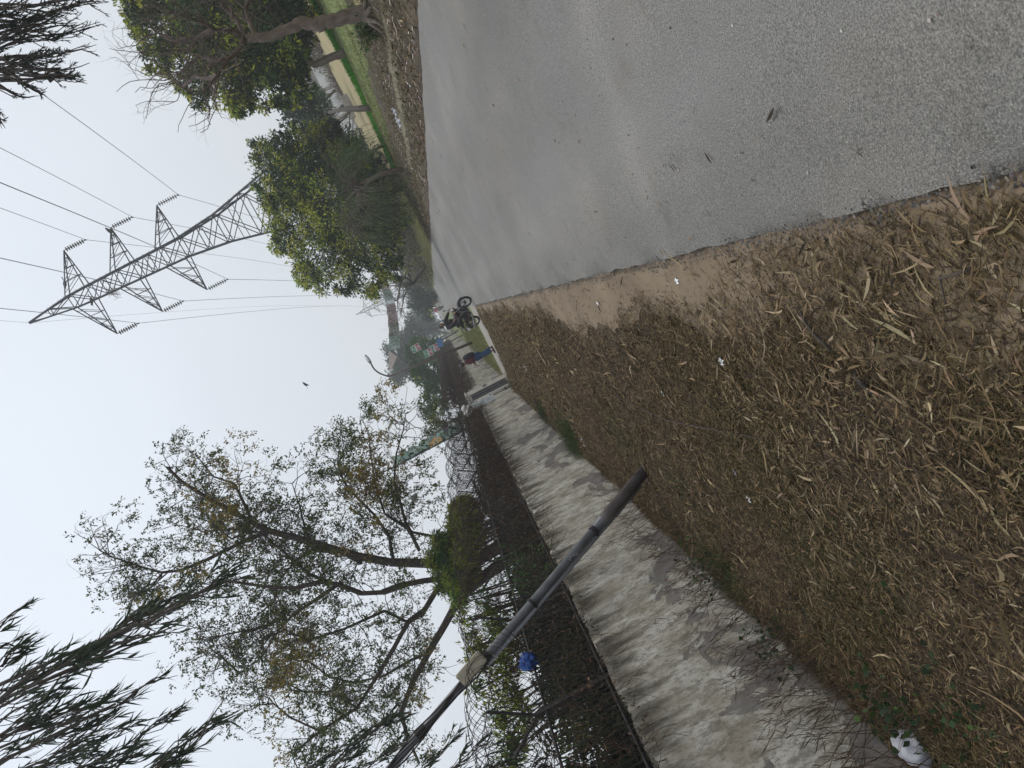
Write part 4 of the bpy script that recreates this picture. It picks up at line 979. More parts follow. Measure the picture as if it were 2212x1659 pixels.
hanging(te2, [((690, 1680), (870, 1535), 30, 1.5), ((740, 1700), (905, 1590), 26, 1.2), ((930, 1720), (1060, 1590), 26, 1.2), ((980, 1720), (1130, 1620), 26, 1.2), ((900, 1690), (1000, 1560), 18, .9), ((600, 1720), (740, 1620), 20, .8), ((1040, 1740), (1190, 1630), 24, 1.0), ((640, 1690), (760, 1590), 18, .8)], 10.3, .16, .021, 3, EUC, up_ext=.8)
MB().tube([(-7.6, 6.3, -.1), (-7.7, 6.4, 3), (-8.0, 6.6, 6)], [.18, .14, .08], 10).build("trunk", BARK, te2, smooth=True)
te3 = empty("feathery_tree", (9.5, 4.6, 0), "overhanging tree with short dark needle-like leaves above the right road edge", "tree", "trees by the camera")
hanging(te3, [((-40, 70), (235, 8), 26, 1.6), ((0, 110), (208, 44), 24, 1.5), ((0, 150), (208, 92), 20, 1.4), ((20, 165), (190, 132), 18, 1.2), ((30, 170), (186, 172), 16, 1.2), ((20, 160), (88, 196), 10, 1.0), ((-10, 180), (90, 216), 10, 1.0),
              ((-20, 225), (13, 274), 8, .9), ((-30, 20), (170, -10), 30, 1.6), ((-20, 90), (160, 40), 26, 1.5), ((0, 60), (130, 70), 26, 1.5), ((0, 130), (150, 110), 24, 1.4), ((-30, 40), (110, 30), 34, 1.6), ((60, 150), (140, 158), 16, 1.2), ((-30, 130), (80, 120), 30, 1.6), ((100, 170), (186, 174), 8, .8)],
        8.2, .062, .0085, 5, [(.02, .03, .028), (.03, .042, .038), (.04, .055, .04)], wig=.07, spread=.13, stiff=True, dy=.7, up_ext=1.0)
MB().tube([(9.5, 4.6, -.1), (9.2, 4.8, 4), (8.0, 5.6, 8.2)], [.2, .16, .08], 10).build("trunk", BARK, te3, smooth=True)

# weeping wispy tree and undergrowth on the right verge
def weeping(label, base, cpx, Y, n, L, rpx):
    t = empty("weeping_tree", tuple(base), label, "tree", "weeping saplings on the right verge"); S = []; tips = []
    top = at(cpx[0], cpx[1], Y); base = np.array(base)
    MB().tube([base, base*.5+top*.5+np.array([.12, 0, 0]), top], [.13, .10, .07], 9).build("trunk", BARK, t, smooth=True)
    for _ in range(n):
        d = nrm(rng.normal(size=3)*np.array([1, 1, .5])+np.array([0, 0, .9])); p = top+rng.normal(0, .1, 3); l = L*rng.uniform(.6, 1.1); m = 14
        for j in range(m):
            d = nrm(d+rng.normal(0, .13, 3)+np.array([0, 0, -.20])); q = p+d*l/m; S.append([*p, *q, .02*(1-.75*j/m), .02*(1-.75*(j+1)/m)])
            if j > 3: tips.append([*q, *d])
            p = q
    segs_obj("branches", S, TWIG, t, 3)
    T = np.array(tips); m = 5; c = np.repeat(T[:, :3], m, 0)+rng.normal(0, .08, (len(T)*m, 3)); d = np.repeat(T[:, 3:], m, 0)+rng.normal(0, .3, c.shape); d[:, 2] -= .5
    V, Q, C = strip_leaves(c, d, rng.normal(size=c.shape), rng.uniform(.15, .35, len(c)), .012, .1, np.array([[0, 0, -1.]]), pick([(.07, .11, .04), (.10, .14, .055), (.05, .08, .03)], len(c)), 2, (.6, 1, .3))
    link("foliage", npmesh("foliage", V, Q, col=C), LEAF, t)
weeping("wispy weeping grey-green sapling leaning over the right verge in front of the dense tree", gnd(874, 364), (775, 400), 33.5, 62, 3.2, 0)
weeping("second wispy sapling arching beside the first, nearer the road", gnd(880, 440), (770, 480), 37, 58, 2.8, 0)
def sapling(label, base, line, Y, bl, r=.07, dark=MIDG):
    t = empty("sapling", tuple(base), label, "tree", "slim trees in the field"); pts = [np.array(base)]+[at(x, y, Y) for x, y in line]
    trunk_obj(t, pts, list(np.linspace(r, r*.55, len(pts))), BARK, 8)
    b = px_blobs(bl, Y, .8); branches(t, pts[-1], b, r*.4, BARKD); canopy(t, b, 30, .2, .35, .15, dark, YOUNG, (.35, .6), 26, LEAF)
sapling("slim crooked tree in the field between the pylon legs and the dark tree", gnd(764, 232), [(745, 250), (725, 262), (705, 275)], 60, [(690, 280, 22), (700, 262, 18), (675, 262, 18)])
sapling("thin leaning sapling at the end of the bright green strip", gnd(833, 312), [(812, 322), (795, 335)], 38, [(780, 335, 22), (770, 320, 18), (790, 350, 20), (760, 345, 18)])
sapling("short dark-trunked tree in front of the pale compound wall", gnd(728, 192), [(718, 200), (705, 212)], 70, [(690, 215, 22), (680, 200, 16), (700, 230, 16)], .14)
def bush_group(pts, cat, label_fn, leaf, cols, R, name="bush", young=.1, per=60, lv=30):
    for i, (x, y) in enumerate(pts):
        g0 = gnd(x, y); k = R[i]
        t = empty(name, tuple(g0), label_fn(i), cat, "low bushes on the right verge")
        bl = [(g0+np.array([rng.normal(0, k*.5), rng.normal(0, k*.6), k*rng.uniform(.3, .8)]), k*rng.uniform(.4, .65)) for _ in range(5)]
        S = []
        for c, _ in bl:
            for _ in range(5): grow(g0, nrm(c-g0+rng.normal(0, .2, 3)), k*1.3, .012, 1, S, [], .15, .2)
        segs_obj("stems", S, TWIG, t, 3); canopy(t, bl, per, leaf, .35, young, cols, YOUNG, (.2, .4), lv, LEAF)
lb = ["straggly green bush below the bright grass strip", "leafy bush at the foot of the weeping sapling", "low green bush on the verge under the dense tree", "small bush nearest the far end of the right verge", "green clump beside the crooked bare trunk", "dark bush behind the dense tree's trunks", "thin green bush beside the leaf-strewn ditch"]
bush_group([(838, 345), (865, 385), (893, 470), (905, 540), (812, 60), (878, 470), (850, 372)], "bush", lambda i: lb[i], .11, MIDG+[(.09, .10, .04)], [.75, .6, .7, .7, .45, 1.4, .5])
lb2 = ["leafless grey bush before the compound wall, far right one", "leafless grey bush before the compound wall, behind the crooked trunk", "leafless grey bush before the compound wall, between the two slim trunks", "leafless grey bush before the compound wall, beside the pylon legs"]
for i, (x, y) in enumerate([(660, 60), (676, 112), (712, 170), (752, 215), (690, 140), (735, 195)]):
    g0 = at(x, y, 74); g0[2] = 0; t = empty("dry_bush", tuple(g0), (lb2+["leafless grey bush before the compound wall, under the dark tree's edge", "leafless grey bush before the compound wall, left of the short dark-trunked tree"])[i], "bush", "dry bushes along the compound wall")
    S = []
    for _ in range(70): grow(g0+rng.normal(0, .8, 3)*np.array([1.4, 1, 0]), nrm(rng.normal(size=3)+np.array([0, 0, 1.2])), rng.uniform(.6, 1.4), .02, 1, S, [], .2, .25)
    segs_obj("stems", S, TWIG, t, 3)

fr_lb = ["behind the street banner's right end", "left of the leaning grey trunk", "right of the leaning grey trunk", "under the big tree's left side", "next to the distant red cart", "far right of the pylon's foot"]
for i, (x, y, yy, k) in enumerate([(7.2, 72, 72, 2.2), (6.2, 88, 88, 2.4), (8.5, 64, 64, 2.2), (10.5, 58, 58, 2.0), (6.0, 125, 125, 3.2), (24, 66, 66, 1.5)]):
    t = empty("thicket", (x, y, 0), "grey-brown roadside thicket "+fr_lb[i], "bush", "scrubby thickets on the far right"); bl = [(np.array([x+rng.normal(0, k*.6), y+rng.normal(0, 2.5), k*rng.uniform(.25, .8)]), k*rng.uniform(.45, .7)) for _ in range(7)]
    S = []
    for c, _ in bl:
        for _ in range(9): grow((x+rng.normal(0, k*.4), y+rng.normal(0, 1.5), 0), nrm(rng.normal(size=3)*.5+np.array([0, 0, 1.])), k*1.5, .03, 1, S, [], .35, .2)
    segs_obj("stems", S, TWIG, t, 3); canopy(t, bl, 9, .3, .35, .1, [(.10, .10, .06), (.13, .12, .075), (.07, .085, .045)], [(.2, .2, .06)], (.4, .8), 16, LEAF)
wd_ = [(np.array([x, 330+30*sin(x*.05), rng.uniform(2, 7)]), rng.uniform(4, 7)) for x in np.arange(-120, 180, 5.5)]
tf = canopy(None, wd_, .55, 1.2, .6, .05, BLUEG, [(.08, .12, .05)], (1.5, 3.0), 22, LEAF, "distant_trees"); tag(tf, "hazy belt of distant trees closing the horizon", "woods", kind="stuff")
sheet("far_right_verge", lambda u, v: (XR-.1+5.5*u, 46+120*v), 20, 160, lambda x, y: .015+.05*np.sin(x*1.1+y*.2)*(x > 4.2), FIELDG)
stalks_later = True

# compound wall and low buildings across the field
WHITEW = mat("white_limewash", (.62, .63, .65), .9, (.78, .79, .8), 1.2, 5); GREYW = mat("grey_render", (.24, .24, .23), .9, (.32, .31, .29), .8)
cw = empty("compound_wall", (30, 78, 0), "long pale compound wall with grey posts across the far side of the field", "wall")
b = MB(); c2 = MB(); pst = MB()
for k in range(14):
    x0 = 12.5+2.9*k; b.box((x0+1.4, 78, .85), (2.62, .16, 1.3)); c2.box((x0+1.4, 78, 1.68), (2.62, .20, .34)); pst.box((x0, 78, .95), (.26, .28, 2.1))
b.build("white_panels", WHITEW, cw); c2.build("coping", GREYW, cw); pst.build("posts", CONC, cw)
def house(x, y, wx, dy_, h, label, wins):
    t = empty("low_building", (x, y, 0), label, "building", "low buildings behind the compound wall")
    MB().box((x, y+dy_/2, h/2), (wx, dy_, h)).build("wall", GREYW, t)
    MB().box((x, y+dy_/2, h+.12), (wx+.5, dy_+.5, .24)).build("roof", WHITEW, t)
    for k in range(wins):
        xx = x-wx/2+wx*(k+.5)/wins; f = MB().box((xx, y-.02, h*.58), (1.2, .08, 1.0)).build("window", WHITEW, t); MB().box((xx, y-.065, h*.58), (1.0, .03, .8)).build("pane", mat("dark_glass", (.03, .035, .04), .15), f)
    for k in range(3): MB().box((x-wx/2+.6+k*(wx-1.2)/2, y+.4, h+.62), (1.1, .5, .76)).build("parapet", WHITEW, t)
house(22, 90, 10, 7, 3.3, "low grey building with white parapets behind the compound wall, nearer the pylon", 3)
house(34.5, 92, 11, 7, 3.5, "low grey building behind the compound wall seen under the dark tree", 3)
house(47, 90, 10, 7, 3.2, "low grey building with white roof edge at the far right", 2)

# ------------------------------------------------------------ litter, grass and weeds on the ground
TAN = [(0.144, 0.0976, 0.0464), (0.104, 0.0704, 0.0336), (0.068, 0.0456, 0.0224), (0.216, 0.156, 0.084), (0.128, 0.0864, 0.04), (0.044, 0.0288, 0.0152), (0.0264, 0.0176, 0.0104)]
def scatter(n, x0, x1, y0, y1, keep):
    x = rng.uniform(x0, x1, n); y = rng.uniform(y0, y1, n); k = keep(x, y); return x[k], y[k]
def left_keep(lo):
    def f(x, y):
        e = -.50+.06*np.sin(y*.9+2)+.07*np.sin(y*2.1)+.04*np.sin(y*7)-.36*np.exp(-((y-9.5)/4)**2)
        p = np.clip((e-x)/.38, 0, 1)**.7*.96+.04; p = np.where(x > -.42, .006, p); p = np.maximum(p, np.clip((4.6-y+.4*np.sin(x*9+y*3))/2.2, 0, .6)*(x < -.43))
        return rng.random(len(x)) < p
    return f
def litter(name, N, x0, x1, y0, y1, L, W, zf, keep, cols, label, lift=.02, tilt=.30):
    x, y = scatter(N, x0, x1, y0, y1, keep); n = len(x); a = rng.uniform(0, 2*pi, n)
    d = np.stack([np.cos(a), np.sin(a), rng.normal(0, tilt, n)], 1); s = np.stack([-np.sin(a), np.cos(a), rng.normal(0, .5, n)], 1)
    c = np.stack([x, y, zf(x, y)+rng.uniform(.008, lift+.012, n)], 1); bd = np.stack([-np.sin(a), np.cos(a), rng.normal(0, .35, n)], 1)*np.sign(rng.normal(size=(n, 1)))
    Ls = L*rng.lognormal(0, .38, n); col = pick(cols, n, .22)
    V, Q, C = strip_leaves(c, d, s, Ls, W*rng.uniform(.6, 1.4, n)*np.sqrt(Ls/L), rng.uniform(0, .95, n), bd, col, 3, (.3, .95, .9, .1))
    V[:, 2] = np.maximum(V[:, 2], zf(V[:, 0], V[:, 1])+.003)
    o = link(name, npmesh(name, V, Q, col=C), DRY); tag(o, label, "leaf litter", kind="stuff"); print(name, n)
K = left_keep(0)
litter("leaf_litter", 105000, XW, -.36, 1.2, 6.5, .038, .0055, verge_z, K, TAN, "curled dry brown leaves on the near left verge", .03)
litter("leaf_litter", 1500, XW, -.36, 1.2, 7.0, .11, .014, verge_z, K, TAN+[(.24, .18, .10), (.30, .23, .14)], "long curved dry eucalyptus leaves on the near left verge", .03, .10)
litter("leaf_litter", 3600, XW+.6, -.36, 1.6, 5.2, .085, .0125, verge_z, lambda x, y: K(x, y) & (rng.random(len(x)) < np.clip((x+3.2)/2.2, .1, 1)), [(.21, .155, .085), (.26, .20, .12), (.16, .115, .062), (.31, .245, .155), (.12, .085, .045)], "broad curled pale tan leaves on the nearest corner of the verge", .03, .14)
litter("leaf_litter", 90000, XW, -.36, 6.5, 15, .045, .0075, verge_z, K, TAN, "dry brown leaves on the middle of the left verge", .035)
litter("leaf_litter", 700, XW, -.36, 7, 16, .15, .02, verge_z, K, TAN+[(.42, .33, .22)], "longer dry leaves on the middle of the left verge", .045, .2)
litter("leaf_litter", 75000, XW, -.36, 15, 31.6, .06, .012, verge_z, K, TAN+[(.30, .22, .10)], "dry brown leaves on the far part of the left verge", .04)
litter("leaf_litter", 34000, XR+.02, 6.8, 6, 46, .085, .02, lambda x, y: rz(x, y)+.015, lambda x, y: rng.random(len(x)) < .12+.88*np.clip(np.sin(x*2.2+y*.3)*.4+.6-((x-5.0)/1.9)**2*.4, 0, 1), TAN+[(.2, .14, .10), (.45, .4, .34)], "brown leaves strewn along the right verge and its ditch", .03)
litter("leaf_litter", 380, XL, XR, 2, 30, .05, .009, lambda x, y: .045+x*0, lambda x, y: rng.random(len(x)) < .2+.8*(np.abs(x-1.5) > 1.3), TAN, "few dry leaves lying on the road", .0, .03)
def stalks(name, N, x0, x1, y0, y1, L, cols, keep, zf, label, lean=1.1, W=.0027, cat="grass"):
    x, y = scatter(N, x0, x1, y0, y1, keep); n = len(x); a = rng.uniform(0, 2*pi, n); ln = np.abs(rng.normal(lean, .35, n))
    d = np.stack([np.cos(a)*ln, np.sin(a)*ln, np.full(n, .75)], 1); c = np.stack([x, y, zf(x, y)], 1)
    V, Q, C = strip_leaves(c, d, rng.normal(size=(n, 3)), L*rng.uniform(.5, 1.5, n), W*rng.uniform(.6, 1.3, n), rng.uniform(.15, .9, n), np.tile([[0, 0, -1.]], (n, 1)), pick(cols, n, .25), 3, (1, .9, .6, .1))
    V[:, 2] = np.maximum(V[:, 2], zf(V[:, 0], V[:, 1])+.002)
    o = link(name, npmesh(name, V, Q, col=C), DRY); tag(o, label, cat, kind="stuff"); print(name, n)
def patchy(s, th, ph=0.):
    def f(x, y):
        g = np.sin(x*1.9*s+y*.8*s+ph)+np.sin(x*.9*s-y*1.7*s+ph*2)+.6*np.sin(x*4.3*s+y*3.1*s); return (rng.random(len(x)) < np.clip((g-th)*.8+.25, .04, 1)) & K(x, y)
    return f
DG = [(0.123, 0.0902, 0.0344), (0.0861, 0.064, 0.0246), (0.1722, 0.1312, 0.0574), (0.0492, 0.0361, 0.0164)]
GG = [(0.063, 0.0765, 0.0225), (0.081, 0.09, 0.0288), (0.0405, 0.0585, 0.018), (0.117, 0.108, 0.0405)]
stalks("dry_grass", 190000, XW, -.4, 1.2, 7, .095, DG, patchy(1, -.3), verge_z, "fine dry grass stalks on the near left verge")
stalks("green_grass", 150000, XW, -1.0, 1.2, 8, .08, GG, patchy(.8, .7, 2), verge_z, "fine olive green grass among the litter on the near left verge")
stalks("dry_grass", 100000, XW, -.5, 7, 18, .09, DG, patchy(.8, -.2), verge_z, "fine dry grass stalks on the middle of the left verge", W=.003)
stalks("green_grass", 24000, XW, -1.2, 8, 20, .08, GG, patchy(.6, .8, 2), verge_z, "fine olive green grass on the middle of the left verge", W=.003)
stalks("dry_grass", 30000, XW, -.6, 18, 31.5, .13, DG+GG[:1], patchy(.5, 0), verge_z, "dry grass stalks on the far part of the left verge", W=.005)
stalks("base_grass", 16000, XW+.02, XW+.75, 2.5, 32.5, .26, DG+[(.09, .055, .035), (.12, .075, .045)]+GG[2:3], lambda x, y: rng.random(len(x)) < np.clip(1.1-(x-XW)*1.4, 0, 1)*(.45+.55*np.sin(y*1.9)**2), verge_z, "tall brown grass along the foot of the near wall", .38, .004)
stalks("right_grass", 60000, XR+.3, 9.5, 5, 46, .16, DG+GG+[(.10, .14, .04), (.12, .16, .05), (.22, .2, .10)], lambda x, y: rng.random(len(x)) < .35+.6*np.sin(x*1.1+y*.3)**2, lambda x, y: rz(np.minimum(x, 7.2), y)*(x < 7.4)+.015, "dry and green grass on the right verge", .6, .006)
stalks("far_grass", 26000, XW+.05, XL-.25, 36.9, 75, .28, [(.12, .15, .035), (.16, .18, .05), (.19, .17, .07), (.22, .19, .10)], lambda x, y: rng.random(len(x)) < 1.05-(x-XW)*.1, lambda x, y: x*0+.03, "green grass strip beyond the cross lane", .5, .012)
stalks("meadow_grass", 26000, 7, 26, 20, 36, .14, [(.10, .16, .03), (.14, .18, .05), (.2, .19, .08)], lambda x, y: rng.random(len(x)) < .9, lambda x, y: x*0+.03, "short green grass in the field", .5, .010)
stalks("far_grass", 30000, XR+.2, XR+5, 42, 110, .28, [(.16, .17, .05), (.22, .2, .08), (.24, .2, .10), (.12, .14, .04)], lambda x, y: rng.random(len(x)) < .9, lambda x, y: x*0+.03, "yellowish grass strip on the far right verge", .5, .014)
# bright green strip of young crop
bx0, by0 = 6.9, 41.5
def strip_keep(x, y):
    c = np.interp(x, [7.5, 8.5, 11, 14.2, 26], [42.5, 40.6, 36.2, 37.6, 43]); return np.abs(y-c) < 1.9+.2*np.sin(x*3)
stalks("green_strip", 120000, 7.6, 24, 33, 45, .22, [(.06, .27, .012), (.085, .33, .02), (.05, .21, .015)], strip_keep, lambda x, y: x*0+.03, "narrow strip of vivid green young crop across the field", .25, .02, "crop")
# tufts
def tuft(label, c, n, L, cols, lean=.7, W=.004, cat="weed", name="grass_tuft", sp=.14, group="tufts by the near wall"):
    t = empty(name, (c[0], c[1], 0), label, cat, group)
    m = n; a = rng.uniform(0, 2*pi, m); ln = np.abs(rng.normal(lean, .3, m)); p = np.stack([c[0]+rng.normal(0, sp, m), c[1]+rng.normal(0, sp*2.2, m)], 1)
    p[:, 0] = np.maximum(p[:, 0], XW+.03)
    cc = np.stack([p[:, 0], p[:, 1], verge_z(p[:, 0], p[:, 1])], 1); d = np.stack([np.cos(a)*ln, np.sin(a)*ln, np.ones(m)], 1)
    V, Q, C = strip_leaves(cc, d, rng.normal(size=(m, 3)), L*rng.uniform(.5, 1.3, m), W, rng.uniform(.1, .5, m), np.tile([[0, 0, -1.]], (m, 1)), pick(cols, m), 3, (1, .9, .6, .1))
    V[:, 0] = np.maximum(V[:, 0], XW+.015); link("blades", npmesh("blades", V, Q, col=C), LEAF, t)
GT = [(.045, .07, .025), (.06, .09, .03), (.09, .11, .045)]
tuft("dense dark green grass tuft against the wall halfway to the gate", (XW+.32, 16.6), 1500, .42, GT, .8, .008, sp=.20)
tuft("small green tuft against the wall a little before the gate", (XW+.3, 21.5), 500, .3, GT, .8, .01)
tuft("green tuft at the foot of the near wall behind the leaning pole", (XW+.3, 7.6), 500, .22, GT, .8, .004)
tuft("patch of green weeds in the litter opposite the dense tuft", (-2.6, 10.6), 700, .13, GT, .9, .005, sp=.25)
tuft("patch of green weeds in the litter in front of the pole foot", (-2.9, 8.3), 500, .12, GT, .9, .004, sp=.2)
# wiry brown weeds with pods against the near wall
def wiry(label, y0, y1, n):
    t = empty("wiry_weed", (XW+.25, y0, 0), label, "weed", "wiry podded weeds against the near wall"); S = []; cs, ds = [], []
    for _ in range(n):
        y = rng.uniform(y0, y1); x = XW+rng.uniform(.1, .45); p = np.array([x, y, verge_z(x, y)]); d = nrm(np.array([-.12, rng.normal(.25, .5), 1.0])); H = rng.uniform(.3, .85); m = 9
        for j in range(m):
            d = nrm(d+rng.normal(0, .12, 3)); q = p+d*H/m; q[0] = max(q[0], XW+.03); S.append([*p, *q, .0042*(1-.6*j/m), .0042*(1-.6*(j+1)/m)])
            if j > 2 and rng.random() < .7:
                for sg in (-1, 1):
                    e = nrm(d*.6+np.array([rng.normal(0, .3), sg*rng.uniform(.5, 1), rng.normal(.1, .3)])); q2 = q+e*rng.uniform(.04, .09); q2[0] = max(q2[0], XW+.03); S.append([*q, *q2, .0018, .0015])
                    if rng.random() < .75: cs.append(q2); ds.append(nrm(e+rng.normal(0, .5, 3)+np.array([0, 0, .4])))
            p = q
    segs_obj("stems", S, CREEP, t, 3, col=np.tile([(.07, .045, .03)], (len(S)*6, 1)))
    c = np.array(cs); N = len(c)
    V, Q, C = strip_leaves(c, np.array(ds), rng.normal(size=(N, 3)), rng.uniform(.05, .10, N), .0085, .25, np.tile([[0, 0, 1.]], (N, 1)), pick([(.06, .035, .025), (.09, .055, .035)], N), 2, (.6, 1, .3))
    V[:, 0] = np.maximum(V[:, 0], XW+.02); link("pods", npmesh("pods", V, Q, col=C), DRY, t)
wiry("wiry brown podded weeds at the wall foot just past the leaning pole", 8.6, 12.2, 55)
wiry("wiry brown podded weeds at the wall foot nearest the camera", 3.6, 8.3, 110)
def broad(label, c, n, sp):
    t = empty("ivy_weed", (c[0], c[1], c[2]), label, "weed", "green leafy weeds at the near wall foot"); p = np.array(c)+rng.normal(0, 1, (n, 3))*np.array(sp); p[:, 0] = np.maximum(p[:, 0], XW+.03); p[:, 2] = np.maximum(p[:, 2], verge_z(p[:, 0], p[:, 1])+.03)
    d = rng.normal(size=(n, 3)); V, Q, C = small_leaves(p, d, rng.uniform(.035, .07, n), rng.uniform(.03, .055, n), pick([(.04, .07, .03), (.06, .10, .03), (.03, .05, .025)], n))
    link("foliage", npmesh("foliage", V, Q, col=C), LEAF, t); S = []
    for q in p[::3]: S.append([c[0]+rng.normal(0, .05), q[1]+rng.normal(0, .1), verge_z(c[0], q[1]), *q, .003, .002])
    segs_obj("stems", S, TWIG, t, 3)
broad("green round-leaved weed beside the white plastic bag", (-3.55, 4.45, .22), 130, (.14, .2, .08))
broad("green leafy weed creeping up the near wall between the bag and the pole", (XW+.22, 6.3, .3), 90, (.1, .22, .12))
broad("dark green leafy weed at the wall foot behind the leaning pole", (XW+.3, 8.0, .25), 110, (.12, .35, .1))
broad("small leafy weed in the nearest corner of the litter", (-3.2, 3.75, .08), 90, (.25, .18, .04))
# sticks
def stick(label, a, b, r, bend=.04):
    a = gnd(*a); b = gnd(*b); za = verge_z(a[0], a[1])+.03; zb = verge_z(b[0], b[1])+.03; a[2] = za; b[2] = zb; t = empty("stick", tuple(a), label, "stick", "dead sticks in the litter")
    m = (a+b)/2+np.array([bend, bend*.6, .02]); MB().tube([a, a*.5+m*.5+np.array([0, 0, .008]), m, m*.5+b*.5, b], [r, r*.9, r*.8, r*.6, r*.35], 6).build("stem", BARKD, t, smooth=True)
stick("straight dark stick lying in the middle of the litter", (1812, 748), (1737, 655), .010)
stick("short thick dark stick below the straight one", (1905, 838), (1870, 792), .014)
stick("thin curved twig on the litter above the dirt shoulder", (2125, 565), (2075, 660), .006, .06)
stick("long thin twig lying towards the wall", (1660, 940), (1330, 850), .006, -.1)
# litter pieces
def scrap(label, px, s, m=PAPER, cat="litter"):
    g0 = gnd(*px); zf = verge_z(g0[0], g0[1]) if g0[0] < XL else .046
    n = 5; V = []; 
    for i in range(n+1):
        for j in range(n+1):
            u, v = i/n-.5, j/n-.5; V.append((g0[0]+s*u*(1+.3*sin(j)), g0[1]+s*1.3*v*(1+.2*cos(i*2)), zf+.025+.18*s*(sin(u*9+v*4)+.5*sin(v*13))))
    F = [(i*(n+1)+j, (i+1)*(n+1)+j, (i+1)*(n+1)+j+1, i*(n+1)+j+1) for i in range(n) for j in range(n)]
    b = MB().add(V, F); o = b.build("paper_scrap", m); tag(o, label, cat, "scraps of white litter on the ground")
scrap("white paper scrap on the bare dirt shoulder", (1467, 603), .04); scrap("white paper scrap in the litter at the picture centre right", (1568, 774), .05)
scrap("small white scrap left of the twig in the litter", (1437, 846), .045); scrap("pale crumpled scrap in the litter by the grass tuft", (1272, 946), .17, WHP)
scrap("grey-white scrap near the foot of the pole", (1600, 1012), .04, WHP); scrap("tiny white scrap farther left of the pole foot", (1632, 1068), .05)
scrap("pale scrap on the dirt where the path meets the litter", (1300, 650), .035); scrap("whitish plastic scrap in the right hand ditch", (866, 262), .28, WHP); scrap("second whitish scrap in the right hand ditch", (858, 240), .2, WHP)
scrap("torn pale wrapper in the litter beyond the first paper scraps", (1140, 790), .16, WHP)
scrap("yellowed leaf-like paper in the far litter", (1205, 775), .12, paint("yellow_paper", (.45, .36, .13)))
def stone_bits():
    n = 700; x = rng.uniform(XL, XR, n); y = 2+30*rng.random(n)**1.4; s = rng.uniform(.003, .009, n); V = []; F = []
    oc = np.array([(1, 0, 0), (0, 1, 0), (-1, 0, 0), (0, -1, 0), (0, 0, .8)]); f = [(0, 1, 4), (1, 2, 4), (2, 3, 4), (3, 0, 4)]
    V = (np.stack([x, y, np.full(n, .045)], 1)[:, None]+oc[None]*s[:, None, None]*rng.uniform(.7, 1.4, (n, 5, 1))).reshape(-1, 3)
    T = (np.array(f)[None]+(np.arange(n)*5)[:, None, None]).reshape(-1, 3)
    o = link("road_grit", npmesh("road_grit", V, None, T, col=np.repeat(pick([(.35, .33, .3), (.1, .09, .08), (.2, .18, .15)], n), 5, 0)), CREEP); tag(o, "loose grit and tiny stones on the asphalt", "grit", kind="stuff")
    # crumbled broken edge of the asphalt
    n = 5200; y = 1.5+30*rng.random(n)**1.5; e = XL+wob(y, .013, 3.1); x = e+rng.normal(-.012, .03, n); s = rng.uniform(.003, .009, n)
    V = (np.stack([x, y, np.full(n, .03)], 1)[:, None]+oc[None]*s[:, None, None]*rng.uniform(.6, 1.5, (n, 5, 1))).reshape(-1, 3); T = (np.array(f)[None]+(np.arange(n)*5)[:, None, None]).reshape(-1, 3)
    o = link("asphalt_crumbs", npmesh("asphalt_crumbs", V, None, T, col=np.repeat(pick([(.05, .047, .045), (.09, .085, .08), (.14, .12, .10)], n), 5, 0)), CREEP); tag(o, "dark crumbled asphalt bits along the broken road edge", "gravel", kind="stuff")
stone_bits()
